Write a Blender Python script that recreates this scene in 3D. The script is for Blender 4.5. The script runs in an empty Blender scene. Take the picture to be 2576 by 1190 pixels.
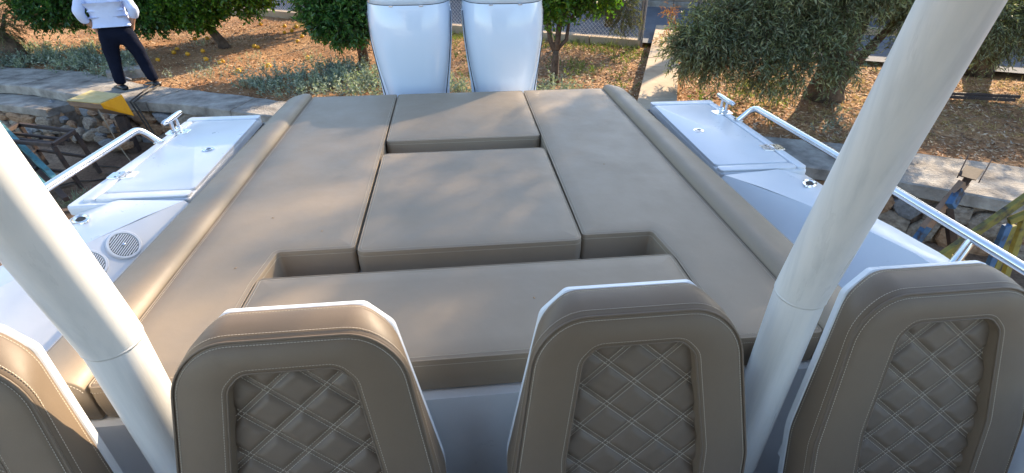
import bpy, bmesh, math, random
import numpy as np
from mathutils import Vector, Matrix, noise

# ---------------------------------------------------------------- camera, sky, sun, exposure
S = bpy.context.scene
COL = S.collection
F_PX = 1280.0
PITCH = math.atan(816 / F_PX)
YAW = math.atan(158 / F_PX * math.cos(PITCH))
cam = bpy.data.cameras.new('camera')
cam.sensor_width = 36.0
cam.lens = 36.0 * F_PX / 2576.0
cam.clip_end = 600
cam.clip_start = 0.03
co = bpy.data.objects.new('camera', cam)
COL.objects.link(co)
fw = Vector((math.sin(YAW) * math.cos(PITCH), math.cos(YAW) * math.cos(PITCH), -math.sin(PITCH)))
rt = Vector((math.cos(YAW), -math.sin(YAW), 0))
up = rt.cross(fw)
M = Matrix((rt, up, -fw)).transposed().to_4x4()
M.translation = (0, 0, 2.4)
co.matrix_world = M
S.camera = co

SUN_AZ, SUN_EL = math.radians(44), math.radians(27)
w = bpy.data.worlds.new('World')
S.world = w
w.use_nodes = True
nt = w.node_tree
sky = nt.nodes.new('ShaderNodeTexSky')
sky.sky_type = 'NISHITA'
sky.sun_disc = False
sky.sun_elevation = SUN_EL
sky.sun_rotation = SUN_AZ
sky.air_density = 1.0
sky.dust_density = 0.6
nt.links.new(sky.outputs[0], nt.nodes['Background'].inputs[0])
nt.nodes['Background'].inputs[1].default_value = 0.15
sd = bpy.data.lights.new('sun', 'SUN')
sd.energy = 4.3
sd.angle = math.radians(0.6)
sd.color = (1.0, 0.80, 0.56)
so = bpy.data.objects.new('sun', sd)
COL.objects.link(so)
sdir = Vector((math.sin(SUN_AZ) * math.cos(SUN_EL), math.cos(SUN_AZ) * math.cos(SUN_EL), math.sin(SUN_EL)))
so.rotation_euler = sdir.to_track_quat('Z', 'Y').to_euler()
so.location = sdir * 30
S.view_settings.view_transform = 'Standard'
S.view_settings.look = 'None'
S.view_settings.gamma = 1
S.view_settings.exposure = 1.58
S.render.engine = 'CYCLES'

R = random.Random(7)
rng = np.random.default_rng(7)
rad = math.radians

# ---------------------------------------------------------------- materials
def principled(name, col, rough=0.6, metal=0.0, spec=0.5, coat=0.0):
    m = bpy.data.materials.new(name)
    m.use_nodes = True
    b = m.node_tree.nodes['Principled BSDF']
    b.inputs['Base Color'].default_value = (*col, 1)
    b.inputs['Roughness'].default_value = rough
    b.inputs['Metallic'].default_value = metal
    b.inputs['Specular IOR Level'].default_value = spec
    b.inputs['Coat Weight'].default_value = coat
    return m, m.node_tree, b

def nz(nt, scale, detail=4, rough=0.55, vec=None):
    n = nt.nodes.new('ShaderNodeTexNoise')
    n.inputs['Scale'].default_value = scale
    n.inputs['Detail'].default_value = detail
    n.inputs['Roughness'].default_value = rough
    if vec is None:
        tc = nt.nodes.new('ShaderNodeTexCoord')
        vec = tc.outputs['Object']
    nt.links.new(vec, n.inputs['Vector'])
    return n

def ramp(nt, fac, stops):
    r = nt.nodes.new('ShaderNodeValToRGB')
    e = r.color_ramp.elements
    while len(e) < len(stops):
        e.new(0.5)
    for i, (p, c) in enumerate(stops):
        e[i].position = p
        e[i].color = (*c, 1)
    nt.links.new(fac, r.inputs[0])
    return r

def bump(nt, b, h, strength=0.3, dist=0.01):
    bn = nt.nodes.new('ShaderNodeBump')
    bn.inputs['Strength'].default_value = strength
    bn.inputs['Distance'].default_value = dist
    nt.links.new(h, bn.inputs['Height'])
    nt.links.new(bn.outputs[0], b.inputs['Normal'])
    return bn

def noisy(name, stops, scale, rough=0.85, detail=6, bs=0.4, bd=0.01, bscale=None, metal=0.0, spec=0.4):
    m, t, b = principled(name, stops[0][1], rough, metal, spec)
    n = nz(t, scale, detail, 0.6)
    r = ramp(t, n.outputs[0], stops)
    t.links.new(r.outputs[0], b.inputs['Base Color'])
    n2 = nz(t, bscale or scale * 4, 5, 0.65)
    bump(t, b, n2.outputs[0], bs, bd)
    return m

def leather(name, c0, c1):
    m, t, b = principled(name, c0, 0.52, 0, 0.45)
    n = nz(t, 2.2, 5, 0.6)
    r = ramp(t, n.outputs[0], [(0.3, c0), (0.7, c1)])
    fine = nz(t, 900, 2, 0.5)
    mx = t.nodes.new('ShaderNodeMixRGB')
    mx.blend_type = 'MULTIPLY'
    mx.inputs[0].default_value = 1
    r2 = ramp(t, fine.outputs[0], [(0.25, (0.88, 0.88, 0.88)), (0.75, (1.08, 1.08, 1.08))])
    t.links.new(r.outputs[0], mx.inputs[1])
    t.links.new(r2.outputs[0], mx.inputs[2])
    t.links.new(mx.outputs[0], b.inputs['Base Color'])
    rr = ramp(t, nz(t, 6, 5, 0.7).outputs[0], [(0.3, (0.44,) * 3), (0.7, (0.60,) * 3)])
    t.links.new(rr.outputs[0], b.inputs['Roughness'])
    big = nz(t, 4.5, 3, 0.5)
    b1 = t.nodes.new('ShaderNodeBump')
    b1.inputs['Strength'].default_value = 0.2
    b1.inputs['Distance'].default_value = 0.02
    t.links.new(big.outputs[0], b1.inputs['Height'])
    bm_ = t.nodes.new('ShaderNodeBump')
    bm_.inputs['Strength'].default_value = 0.12
    bm_.inputs['Distance'].default_value = 0.004
    t.links.new(nz(t, 22, 5, 0.55).outputs[0], bm_.inputs['Height'])
    t.links.new(b1.outputs[0], bm_.inputs['Normal'])
    b1 = bm_
    b2 = t.nodes.new('ShaderNodeBump')
    b2.inputs['Strength'].default_value = 0.25
    b2.inputs['Distance'].default_value = 0.0006
    t.links.new(nz(t, 420, 3, 0.6).outputs[0], b2.inputs['Height'])
    t.links.new(b1.outputs[0], b2.inputs['Normal'])
    t.links.new(b2.outputs[0], b.inputs['Normal'])
    return m

MT = {}
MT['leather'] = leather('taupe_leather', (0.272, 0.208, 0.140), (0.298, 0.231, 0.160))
MT['seat_leather_shaded'] = leather('seat_taupe_leather_shaded', (0.155, 0.112, 0.073), (0.178, 0.131, 0.088))  # pad vinyl darkened: the shade under the hardtop is put into this colour
MT['quilt'] = leather('taupe_quilt_leather_shaded', (0.150, 0.110, 0.075), (0.170, 0.127, 0.090))  # same vinyl, with the shade on the seat fronts put into its colour
MT['thread'] = principled('pale_thread', (0.54, 0.47, 0.37), 0.8)[0]
MT['gel'], t_, b_ = principled('white_gelcoat', (0.70, 0.72, 0.745), 0.3)
n_ = nz(t_, 3.5, 8, .68); r_ = ramp(t_, n_.outputs[0], [(0.28, (0.665, 0.685, 0.70)), (0.45, (0.70, 0.72, 0.74)), (0.7, (0.73, 0.745, 0.76))])
t_.links.new(r_.outputs[0], b_.inputs['Base Color'])
rr_ = ramp(t_, nz(t_, 7, 7, .7).outputs[0], [(0.3, (0.26,) * 3), (0.7, (0.38,) * 3)]); t_.links.new(rr_.outputs[0], b_.inputs['Roughness'])
bump(t_, b_, nz(t_, 5, 3).outputs[0], 0.04, 0.004)
MT['cowl'], t_, b_ = principled('white_cowl_paint', (0.64, 0.73, 0.84), 0.22, 0, 0.5, 0.6)
bump(t_, b_, nz(t_, 5, 2).outputs[0], 0.05, 0.006)
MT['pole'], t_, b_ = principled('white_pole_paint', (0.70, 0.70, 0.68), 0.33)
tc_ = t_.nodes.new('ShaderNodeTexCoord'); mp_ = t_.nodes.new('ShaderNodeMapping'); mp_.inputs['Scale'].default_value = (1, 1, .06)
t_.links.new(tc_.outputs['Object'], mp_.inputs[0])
n_ = nz(t_, 26, 5, .6, mp_.outputs[0]); r_ = ramp(t_, n_.outputs[0], [(0.3, (0.60, 0.61, 0.60)), (0.5, (0.70, 0.70, 0.68)), (0.7, (0.75, 0.74, 0.71))])  # long streaks: reflections and dirt painted into the colour
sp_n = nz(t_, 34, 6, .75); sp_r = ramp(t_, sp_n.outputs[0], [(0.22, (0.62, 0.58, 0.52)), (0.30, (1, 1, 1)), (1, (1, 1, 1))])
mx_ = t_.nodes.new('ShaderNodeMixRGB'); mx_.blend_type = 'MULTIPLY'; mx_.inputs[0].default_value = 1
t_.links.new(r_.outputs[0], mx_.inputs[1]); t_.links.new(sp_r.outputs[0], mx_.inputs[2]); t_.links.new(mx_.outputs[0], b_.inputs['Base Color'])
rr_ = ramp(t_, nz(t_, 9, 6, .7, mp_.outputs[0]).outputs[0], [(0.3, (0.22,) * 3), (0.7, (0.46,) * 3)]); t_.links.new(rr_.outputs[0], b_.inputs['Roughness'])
MT['steel'] = noisy('polished_steel', [(0.3, (0.68, 0.69, 0.70)), (0.7, (0.80, 0.80, 0.80))], 8, 0.2, 4, 0.02, 0.001, 90, metal=1.0)
MT['black'] = principled('black_rubber', (0.012, 0.012, 0.014), 0.7)[0]
MT['seam'] = principled('dark_seam', (0.035, 0.04, 0.048), 0.6)[0]
MT['tint'] = principled('tinted_screen', (0.02, 0.022, 0.025), 0.08)[0]
MT['cockpit'] = noisy('dark_cockpit_sole', [(0.3, (0.045, 0.032, 0.028)), (0.7, (0.07, 0.05, 0.042))], 20, 0.7)
MT['navy'] = noisy('navy_fabric', [(0.3, (0.008, 0.011, 0.028)), (0.7, (0.014, 0.018, 0.04))], 9, 0.85, 4, 0.5, 0.02, 14)
MT['red'] = principled('red_trim', (0.30, 0.02, 0.03), 0.6)[0]
MT['concrete'] = noisy('weathered_concrete', [(0.3, (0.13, 0.115, 0.10)), (0.5, (0.29, 0.265, 0.235)), (0.72, (0.46, 0.43, 0.38))], 3.5, 0.92, 12, 1.0, 0.02, 26)
MT['path'] = noisy('tan_concrete', [(0.25, (0.36, 0.27, 0.19)), (0.55, (0.47, 0.37, 0.265)), (0.8, (0.54, 0.44, 0.33))], 3, 0.92, 9, 0.6, 0.006, 35)
MT['stone_a'] = noisy('grey_stone', [(0.3, (0.16, 0.125, 0.10)), (0.5, (0.30, 0.25, 0.20)), (0.72, (0.45, 0.39, 0.32))], 7, 0.9, 10, 1.0, 0.03, 16)
MT['stone_b'] = noisy('brown_stone', [(0.3, (0.18, 0.10, 0.055)), (0.5, (0.36, 0.22, 0.13)), (0.72, (0.48, 0.34, 0.22))], 7, 0.9, 10, 1.0, 0.03, 16)
MT['stone_c'] = noisy('blue_grey_stone', [(0.25, (0.15, 0.155, 0.165)), (0.55, (0.27, 0.28, 0.30)), (0.8, (0.40, 0.41, 0.42))], 7, 0.9, 10, 1.0, 0.03, 16)
MT['mortar'] = noisy('rough_mortar', [(0.3, (0.12, 0.09, 0.07)), (0.5, (0.27, 0.21, 0.16)), (0.75, (0.42, 0.35, 0.28))], 9, 0.95, 10, 1.0, 0.05, 22)
MT['asphalt'] = noisy('asphalt', [(0.3, (0.105, 0.115, 0.135)), (0.7, (0.15, 0.16, 0.18))], 2.0, 0.9, 8, 0.5, 0.01, 60)
MT['bark'] = noisy('bark', [(0.3, (0.045, 0.03, 0.022)), (0.7, (0.15, 0.105, 0.075))], 9, 0.95, 9, 1.0, 0.03, 18)
MT['bark_olive'] = noisy('olive_bark', [(0.3, (0.05, 0.035, 0.025)), (0.7, (0.20, 0.135, 0.085))], 10, 0.95, 9, 1.0, 0.05, 14)
MT['rust'] = noisy('rusty_brown_steel', [(0.3, (0.030, 0.023, 0.024)), (0.6, (0.065, 0.043, 0.034)), (0.85, (0.13, 0.07, 0.04))], 12, 0.75, 8, 0.5, 0.003, 60)
MT['teal'] = noisy('worn_teal_paint', [(0.30, (0.07, 0.05, 0.04)), (0.42, (0.045, 0.15, 0.17)), (0.8, (0.10, 0.25, 0.29))], 9, 0.7, 8, 0.5, 0.003, 60)
MT['yellow'] = noisy('bright_yellow_paint', [(0.3, (0.72, 0.30, 0.006)), (0.7, (0.82, 0.38, 0.008))], 6, 0.5, 6, 0.3, 0.003, 40)
MT['yellow_faded'] = noisy('sun_faded_yellow_paint', [(0.3, (0.42, 0.33, 0.13)), (0.7, (0.52, 0.45, 0.24))], 9, 0.7, 8, 0.3, 0.003, 50)
MT['tan_metal'] = noisy('dusty_tan_paint', [(0.3, (0.22, 0.145, 0.10)), (0.7, (0.32, 0.22, 0.16))], 9, 0.8)
MT['worn_yellow'] = noisy('chipped_yellow_paint', [(0.33, (0.06, 0.055, 0.05)), (0.46, (0.22, 0.19, 0.05)), (0.75, (0.36, 0.32, 0.07))], 8, 0.7, 8, 0.5, 0.003, 50)
MT['blue_paint'] = noisy('chipped_blue_paint', [(0.35, (0.05, 0.04, 0.04)), (0.45, (0.05, 0.12, 0.23)), (0.8, (0.10, 0.2, 0.36))], 8, 0.7, 8, 0.5, 0.003, 50)
MT['pipe'] = noisy('blue_grey_pipe', [(0.3, (0.17, 0.24, 0.29)), (0.7, (0.25, 0.33, 0.38))], 6, 0.6)
MT['galv'] = noisy('galvanised_steel', [(0.3, (0.25, 0.25, 0.26)), (0.7, (0.42, 0.42, 0.42))], 14, 0.55, 5, 0.3, 0.002, 50, metal=0.6)
MT['wire'] = principled('galvanised_wire', (0.50, 0.50, 0.50), 0.5, 0.3)[0]
MT['shirt'] = noisy('pale_blue_shirt', [(0.3, (0.52, 0.60, 0.82)), (0.7, (0.62, 0.69, 0.88))], 3, 0.85, 4, 0.9, 0.03, 5)
MT['trousers'] = noisy('dark_navy_trousers', [(0.3, (0.006, 0.008, 0.018)), (0.7, (0.010, 0.013, 0.026))], 4, 0.95, 4, 0.8, 0.03, 6, spec=0.08)
MT['skin'] = noisy('skin', [(0.3, (0.42, 0.23, 0.15)), (0.7, (0.50, 0.29, 0.20))], 8, 0.6, 3, 0.2, 0.003)
MT['hair'] = noisy('dark_hair', [(0.3, (0.015, 0.012, 0.01)), (0.7, (0.03, 0.025, 0.02))], 40, 0.7)
MT['shoe'] = principled('black_shoe', (0.012, 0.012, 0.014), 0.3)[0]
MT['orange'] = noisy('citrus_peel', [(0.3, (0.60, 0.26, 0.012)), (0.7, (0.78, 0.42, 0.03))], 6, 0.5, 4, 0.3, 0.002, 60)
MT['rope'] = noisy('dusty_rope', [(0.3, (0.22, 0.18, 0.13)), (0.7, (0.36, 0.30, 0.22))], 30, 0.9)
MT['cable'] = noisy('dark_cable', [(0.3, (0.03, 0.025, 0.022)), (0.7, (0.06, 0.05, 0.04))], 30, 0.8)
MT['plaster'] = noisy('tan_plaster', [(0.3, (0.22, 0.175, 0.145)), (0.7, (0.29, 0.235, 0.195))], 1.5, 0.95, 8, 0.4, 0.02, 20)

def leafmat(name, stops, rough=0.45, trans=0.3, spec=0.5):
    m, t, b = principled(name, stops[0][1], rough, 0, spec)
    g = t.nodes.new('ShaderNodeNewGeometry')
    r = ramp(t, g.outputs['Random Per Island'], stops)
    vn = nz(t, 3.2, 4, 0.6)
    vr = ramp(t, vn.outputs[0], [(0.32, (0.62, 0.66, 0.70)), (0.5, (1.0, 1.0, 1.0)), (0.68, (1.40, 1.34, 1.15))])
    vm = t.nodes.new('ShaderNodeMixRGB')
    vm.blend_type = 'MULTIPLY'
    vm.inputs[0].default_value = 1
    t.links.new(r.outputs[0], vm.inputs[1])
    t.links.new(vr.outputs[0], vm.inputs[2])
    r = vm
    t.links.new(r.outputs[0], b.inputs['Base Color'])
    tr = t.nodes.new('ShaderNodeBsdfTranslucent')
    mu = t.nodes.new('ShaderNodeMixRGB')
    mu.blend_type = 'MULTIPLY'
    mu.inputs[0].default_value = 1
    mu.inputs[2].default_value = (1.5, 1.7, 0.6, 1)
    t.links.new(r.outputs[0], mu.inputs[1])
    t.links.new(mu.outputs[0], tr.inputs[0])
    mix = t.nodes.new('ShaderNodeMixShader')
    mix.inputs[0].default_value = trans
    t.links.new(b.outputs[0], mix.inputs[1])
    t.links.new(tr.outputs[0], mix.inputs[2])
    out = t.nodes['Material Output']
    t.links.new(mix.outputs[0], out.inputs[0])
    return m

MT['citrus'] = leafmat('citrus_leaf', [(0.0, (0.035, 0.095, 0.015)), (0.45, (0.07, 0.165, 0.02)), (0.85, (0.13, 0.25, 0.03)), (1.0, (0.25, 0.33, 0.04))], 0.34, 0.45)
MT['citrus_dark'] = leafmat('dark_citrus_leaf', [(0.0, (0.028, 0.085, 0.024)), (0.6, (0.055, 0.145, 0.035)), (1.0, (0.12, 0.22, 0.045))], 0.34, 0.3)
MT['olive'] = leafmat('olive_leaf', [(0.0, (0.085, 0.10, 0.05)), (0.5, (0.17, 0.195, 0.105)), (0.9, (0.29, 0.31, 0.19)), (1.0, (0.40, 0.36, 0.18))], 0.45, 0.28)
MT['olive_pale'] = leafmat('pale_olive_leaf', [(0.0, (0.06, 0.075, 0.025)), (0.5, (0.11, 0.125, 0.045)), (1.0, (0.20, 0.19, 0.07))], 0.5, 0.3)
MT['silver'] = leafmat('silver_weed_leaf', [(0.0, (0.14, 0.18, 0.14)), (0.6, (0.26, 0.31, 0.25)), (1.0, (0.45, 0.48, 0.38))], 0.7, 0.2)
MT['weed'] = leafmat('green_weed_leaf', [(0.0, (0.07, 0.12, 0.02)), (0.6, (0.14, 0.20, 0.04)), (1.0, (0.26, 0.28, 0.08))], 0.6, 0.3)
MT['dry'] = leafmat('dry_leaf', [(0.0, (0.18, 0.09, 0.05)), (0.4, (0.36, 0.20, 0.10)), (0.75, (0.52, 0.34, 0.20)), (1.0, (0.70, 0.56, 0.42))], 0.8, 0.1)
MT['dry_orange'] = leafmat('orange_dead_leaf', [(0.0, (0.30, 0.12, 0.03)), (1.0, (0.50, 0.22, 0.06))], 0.8, 0.2)
MT['straw'] = leafmat('straw', [(0.0, (0.30, 0.22, 0.10)), (1.0, (0.50, 0.40, 0.20))], 0.8, 0.2)

def ground_mat(name, dark, mid, light):
    m, t, b = principled(name, mid, 0.95, 0, 0.2)
    a = nz(t, 1.1, 8, 0.6)
    r = ramp(t, a.outputs[0], [(0.3, dark), (0.52, mid), (0.75, light)])
    f = nz(t, 28, 6, 0.75)
    r2 = ramp(t, f.outputs[0], [(0.3, (0.45, 0.42, 0.38)), (0.5, (0.95, 0.95, 0.95)), (0.72, (1.5, 1.42, 1.3))])
    mx = t.nodes.new('ShaderNodeMixRGB')
    mx.blend_type = 'MULTIPLY'
    mx.inputs[0].default_value = 1
    t.links.new(r.outputs[0], mx.inputs[1])
    t.links.new(r2.outputs[0], mx.inputs[2])
    t.links.new(mx.outputs[0], b.inputs['Base Color'])
    bump(t, b, f.outputs[0], 1.0, 0.04)
    return m
MT['soil'] = ground_mat('orchard_soil', (0.27, 0.135, 0.065), (0.43, 0.235, 0.115), (0.54, 0.34, 0.18))
MT['yard'] = ground_mat('yard_dirt', (0.15, 0.095, 0.065), (0.24, 0.16, 0.11), (0.33, 0.24, 0.17))

# ---------------------------------------------------------------- helpers
def link(name, me, mat, parent=None, loc=None, kind=None):
    o = bpy.data.objects.new(name, me)
    if mat is not None:
        me.materials.append(MT[mat] if isinstance(mat, str) else mat)
    COL.objects.link(o)
    if parent:
        o.parent = parent
    if loc is not None:
        o.location = loc
    if kind:
        o['kind'] = kind
    return o

def tag(o, label=None, cat=None, group=None, kind=None):
    if label: o['label'] = label
    if cat: o['category'] = cat
    if group: o['group'] = group
    if kind: o['kind'] = kind
    return o

def empty(name, label, cat, loc=(0, 0, 0), rz=0, group=None):
    o = bpy.data.objects.new(name, None)
    COL.objects.link(o)
    o.location = loc
    o.rotation_euler = (0, 0, rz)
    o.empty_display_size = 0.1
    return tag(o, label, cat, group)

def copy_tree(o, parent=None):
    c = o.copy()
    COL.objects.link(c)
    c.parent = parent
    for ch in list(o.children):
        copy_tree(ch, c)
    return c

class G:
    def __init__(s):
        s.v = []; s.f = []
    def add(s, v, f):
        n = len(s.v)
        s.v += [tuple(p) for p in v]
        s.f += [tuple(i + n for i in q) for q in f]
        return s
    def box(s, c, d, m=None):
        x, y, z = d[0] / 2, d[1] / 2, d[2] / 2
        vs = [Vector((a * x, b * y, e * z)) for e in (-1, 1) for b in (-1, 1) for a in (-1, 1)]
        if m is not None:
            vs = [m @ q for q in vs]
        c = Vector(c)
        return s.add([q + c for q in vs], [(0, 2, 3, 1), (4, 5, 7, 6), (0, 1, 5, 4), (2, 6, 7, 3), (0, 4, 6, 2), (1, 3, 7, 5)])
    def bar(s, a, b, wd, ht, upv=(0, 0, 1)):
        a, b = Vector(a), Vector(b)
        d = (b - a); L = d.length; d.normalize()
        x = d.cross(Vector(upv))
        if x.length < 1e-4: x = Vector((1, 0, 0))
        x.normalize(); z = x.cross(d)
        m = Matrix((x, d, z)).transposed()
        return s.box((a + b) / 2, (wd, L, ht), m)
    def loft(s, rings, cap0=True, cap1=True, closed=True, flip=False):
        n = len(rings[0]); vs = [p for r in rings for p in r]; fs = []
        m = n if closed else n - 1
        for i in range(len(rings) - 1):
            for j in range(m):
                k = (j + 1) % n
                q = (i * n + j, i * n + k, (i + 1) * n + k, (i + 1) * n + j)
                fs.append(q[::-1] if flip else q)
        if cap0: fs.append(tuple(range(n))[::-1] if not flip else tuple(range(n)))
        if cap1:
            q = tuple(range((len(rings) - 1) * n, len(rings) * n))
            fs.append(q if not flip else q[::-1])
        return s.add(vs, fs)
    def tube(s, path, r, seg=10, closed=False, caps=True):
        P = [Vector(p) for p in path]; n = len(P)
        rr = r if isinstance(r, (list, tuple)) else [r] * n
        rings = []; pn = None
        for i in range(n):
            if closed: d = (P[(i + 1) % n] - P[i - 1])
            else: d = (P[min(i + 1, n - 1)] - P[max(i - 1, 0)])
            d.normalize()
            if pn is None:
                a = Vector((0, 0, 1)) if abs(d.z) < 0.9 else Vector((1, 0, 0))
                pn = d.cross(a).normalized()
            else:
                pn = (pn - d * pn.dot(d)).normalized()
            b = d.cross(pn)
            k = 1.0
            if 0 < i < n - 1 and not closed:
                c = (P[i] - P[i - 1]).normalized().dot((P[i + 1] - P[i]).normalized())
                k = 1.0 / max(0.6, math.sqrt(max(0.01, (1 + c) / 2)))
            rings.append([P[i] + (pn * math.cos(t) + b * math.sin(t)) * rr[i] * (k if k > 1.02 else 1) for t in [2 * math.pi * j / seg for j in range(seg)]])
        if closed:
            rings.append(rings[0])
            # re-align the seam by nearest vertex
            return s.loft(rings, False, False)
        return s.loft(rings, caps, caps)
    def build(s, name, mat, parent=None, smooth=False, loc=None, kind=None, bevel=None, auto=None):
        me = bpy.data.meshes.new(name)
        me.from_pydata(s.v, [], s.f)
        me.update()
        bm = bmesh.new(); bm.from_mesh(me)
        bmesh.ops.recalc_face_normals(bm, faces=bm.faces)
        bm.to_mesh(me); bm.free()
        if smooth:
            me.polygons.foreach_set('use_smooth', [True] * len(me.polygons))
            me.update()
            if smooth != 'all':
                try:
                    me.set_sharp_from_angle(angle=rad(auto or 40))
                except Exception:
                    pass
        o = link(name, me, mat, parent, loc, kind)
        if bevel:
            b = o.modifiers.new('bevel', 'BEVEL')
            b.width = bevel; b.segments = 2; b.limit_method = 'ANGLE'; b.angle_limit = rad(35)
        return o

def inset(pts, d):
    n = len(pts); out = []
    for i in range(n):
        p0, p, p1 = [Vector(pts[k]) for k in (i - 1, i, (i + 1) % n)]
        a = (p - p0).normalized(); b = (p1 - p).normalized()
        na = Vector((-a.y, a.x)); nb = Vector((-b.y, b.x))
        m = (na + nb); m = m / max(0.2, m.dot(na))
        out.append(p + m * d)
    return out

def rpoly(pts, r, d=0.0, k=4, sub=0):
    """CCW polygon, inset by d, corners rounded by r"""
    q = inset(pts, d) if d else [Vector(p) for p in pts]
    n = len(q); out = []
    for i in range(n):
        p0, p, p1 = q[i - 1], q[i], q[(i + 1) % n]
        a = (p0 - p); b = (p1 - p)
        la, lb = a.length, b.length
        a = a / la; b = b / lb
        cr = -(a.x * b.y - a.y * b.x)
        rr = r[i] if isinstance(r, (list, tuple)) else r
        rr = max(0.0008, rr - d if cr > 0 else rr + d)
        ang = math.acos(max(-1, min(1, a.dot(b))))
        tl = min(rr / math.tan(ang / 2), la * 0.47, lb * 0.47)
        rr = tl * math.tan(ang / 2)
        s0, s1 = p + a * tl, p + b * tl
        bis = (a + b)
        if bis.length < 1e-5:
            for j in range(k + 1): out.append(s0.lerp(s1, j / k))
            continue
        bis.normalize()
        c = p + bis * (rr / math.sin(ang / 2))
        v0, v1 = s0 - c, s1 - c
        for j in range(k + 1):
            t = j / k
            v = v0.lerp(v1, t)
            out.append(c + v.normalized() * rr)
    return out

def resample(P, closed, step):
    P = [Vector(p) for p in P]
    if closed: P = P + [P[0]]
    seg = [(P[i + 1] - P[i]).length for i in range(len(P) - 1)]
    L = sum(seg); n = max(2, int(L / step)); out = []
    i = 0; acc = 0
    for k in range(n):
        s = L * k / n
        while i < len(seg) - 1 and acc + seg[i] < s:
            acc += seg[i]; i += 1
        t = (s - acc) / max(seg[i], 1e-9)
        d = (P[i + 1] - P[i]).normalized()
        out.append((P[i].lerp(P[i + 1], min(1, t)), d))
    return out

def stitches(g, P, nrm, closed=True, pitch=0.0078, ln=0.0056, w=0.0018, h=0.0012):
    """thread dashes lying on a surface with normal nrm (vector or function)"""
    for p, d in resample(P, closed, pitch):
        n = Vector(nrm(p)) if callable(nrm) else Vector(nrm)
        x = d.cross(n)
        if x.length < 1e-5: continue
        x.normalize(); x *= w / 2
        a = p; b = p + d * ln; u = n * h
        g.add([a - x, a + x, b + x, b - x, a.lerp(b, .2) + u, a.lerp(b, .8) + u],
              [(0, 1, 4), (1, 2, 5, 4), (2, 3, 5), (3, 0, 4, 5)])

def npmesh(name, V, Fq, mat, parent=None, kind=None, smooth=False):
    V = np.asarray(V, dtype=np.float32).reshape(-1, 3); Fq = np.asarray(Fq, dtype=np.int32)
    me = bpy.data.meshes.new(name)
    k = Fq.shape[1]
    me.vertices.add(len(V)); me.vertices.foreach_set('co', V.ravel())
    me.loops.add(Fq.size); me.loops.foreach_set('vertex_index', Fq.ravel())
    me.polygons.add(len(Fq))
    me.polygons.foreach_set('loop_start', np.arange(0, Fq.size, k, dtype=np.int32))
    me.polygons.foreach_set('loop_total', np.full(len(Fq), k, dtype=np.int32))
    if smooth: me.polygons.foreach_set('use_smooth', np.ones(len(Fq), dtype=bool))
    me.update(calc_edges=True)
    return link(name, me, mat, parent, None, kind)

def unit(a):
    return a / np.maximum(np.linalg.norm(a, axis=1, keepdims=True), 1e-8)

def leafcards(P, D, L, W, fold=0.25, rg=rng, side=None):
    """folded kite leaf for every base point P pointing along D"""
    n = len(P); D = unit(D)
    if side is None:
        side = np.cross(D, unit(rg.normal(size=(n, 3)) + np.array([0, 0, 1.2])))
    side = unit(side); N = np.cross(side, D)
    L = np.asarray(L).reshape(-1, 1) * np.ones((n, 1)); W = np.asarray(W).reshape(-1, 1) * np.ones((n, 1))
    m = P + D * L * 0.45
    V = np.stack([P, m + side * W * .5 + N * W * fold, P + D * L - N * L * .08, m - side * W * .5 + N * W * fold], 1).reshape(-1, 3)
    i = np.arange(n)[:, None] * 4
    return V, np.concatenate([i + np.array([[0, 1, 2]]), i + np.array([[0, 2, 3]])], 0)

def crown(clumps, L, W, per_twig, twig_len, droop=0.0, rg=rng):
    """leaves growing along short twigs which fill each clump (centre, radii, twig count)"""
    PV = []; PD = []; TW = []
    for c, r, n in clumps:
        c = np.array(c); r = np.array(r)
        u = unit(rg.normal(size=(n, 3)))
        rad_ = rg.random((n, 1)) ** 0.45
        b = c + u * r * rad_
        d = unit(u + rg.normal(size=(n, 3)) * .55 + np.array([0, 0, .25 - droop]))
        tl = twig_len * (0.6 + 0.8 * rg.random((n, 1)))
        b = b + (np.sin(b[:, [1, 2, 0]] * 6.1) * 0.5 + np.sin(b[:, [2, 0, 1]] * 11.7) * .5) * 0.09
        TW.append((b, b + d * tl + np.array([0, 0, -droop]) * tl * .4))
        for k in range(per_twig):
            t = (k + 0.5) / per_twig
            p = b + d * tl * t + np.array([0, 0, -droop]) * tl * t * t * .4
            s = unit(np.cross(d, rg.normal(size=(n, 3))))
            dd = unit(d * .75 + s * .9 + np.array([0, 0, -droop * .5]))
            PV.append(p); PD.append(dd)
    P = np.concatenate(PV); D = np.concatenate(PD); n = len(P)
    V, Fq = leafcards(P, D, L * (0.65 + .6 * rg.random((n, 1))), W * (0.7 + .5 * rg.random((n, 1))), 0.25, rg)
    A = np.concatenate([a for a, b in TW]); B = np.concatenate([b for a, b in TW])
    return V, Fq, A, B

def sticks(A, B, r):
    """thin 3-sided twigs"""
    D = unit(B - A); s = unit(np.cross(D, np.array([[0.3, 0.2, 1.0]]))); q = np.cross(D, s)
    n = len(A); ring = []
    for P, k in ((A, 1.0), (B, .5)):
        for a in (0, 2.09, 4.18):
            ring.append(P + (s * math.cos(a) + q * math.sin(a)) * r * k)
    V = np.stack(ring, 1).reshape(-1, 3); i = np.arange(n)[:, None] * 6
    Fq = np.concatenate([i + np.array([[0, 1, 4, 3]]), i + np.array([[1, 2, 5, 4]]), i + np.array([[2, 0, 3, 5]])], 0)
    return V, Fq

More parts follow.
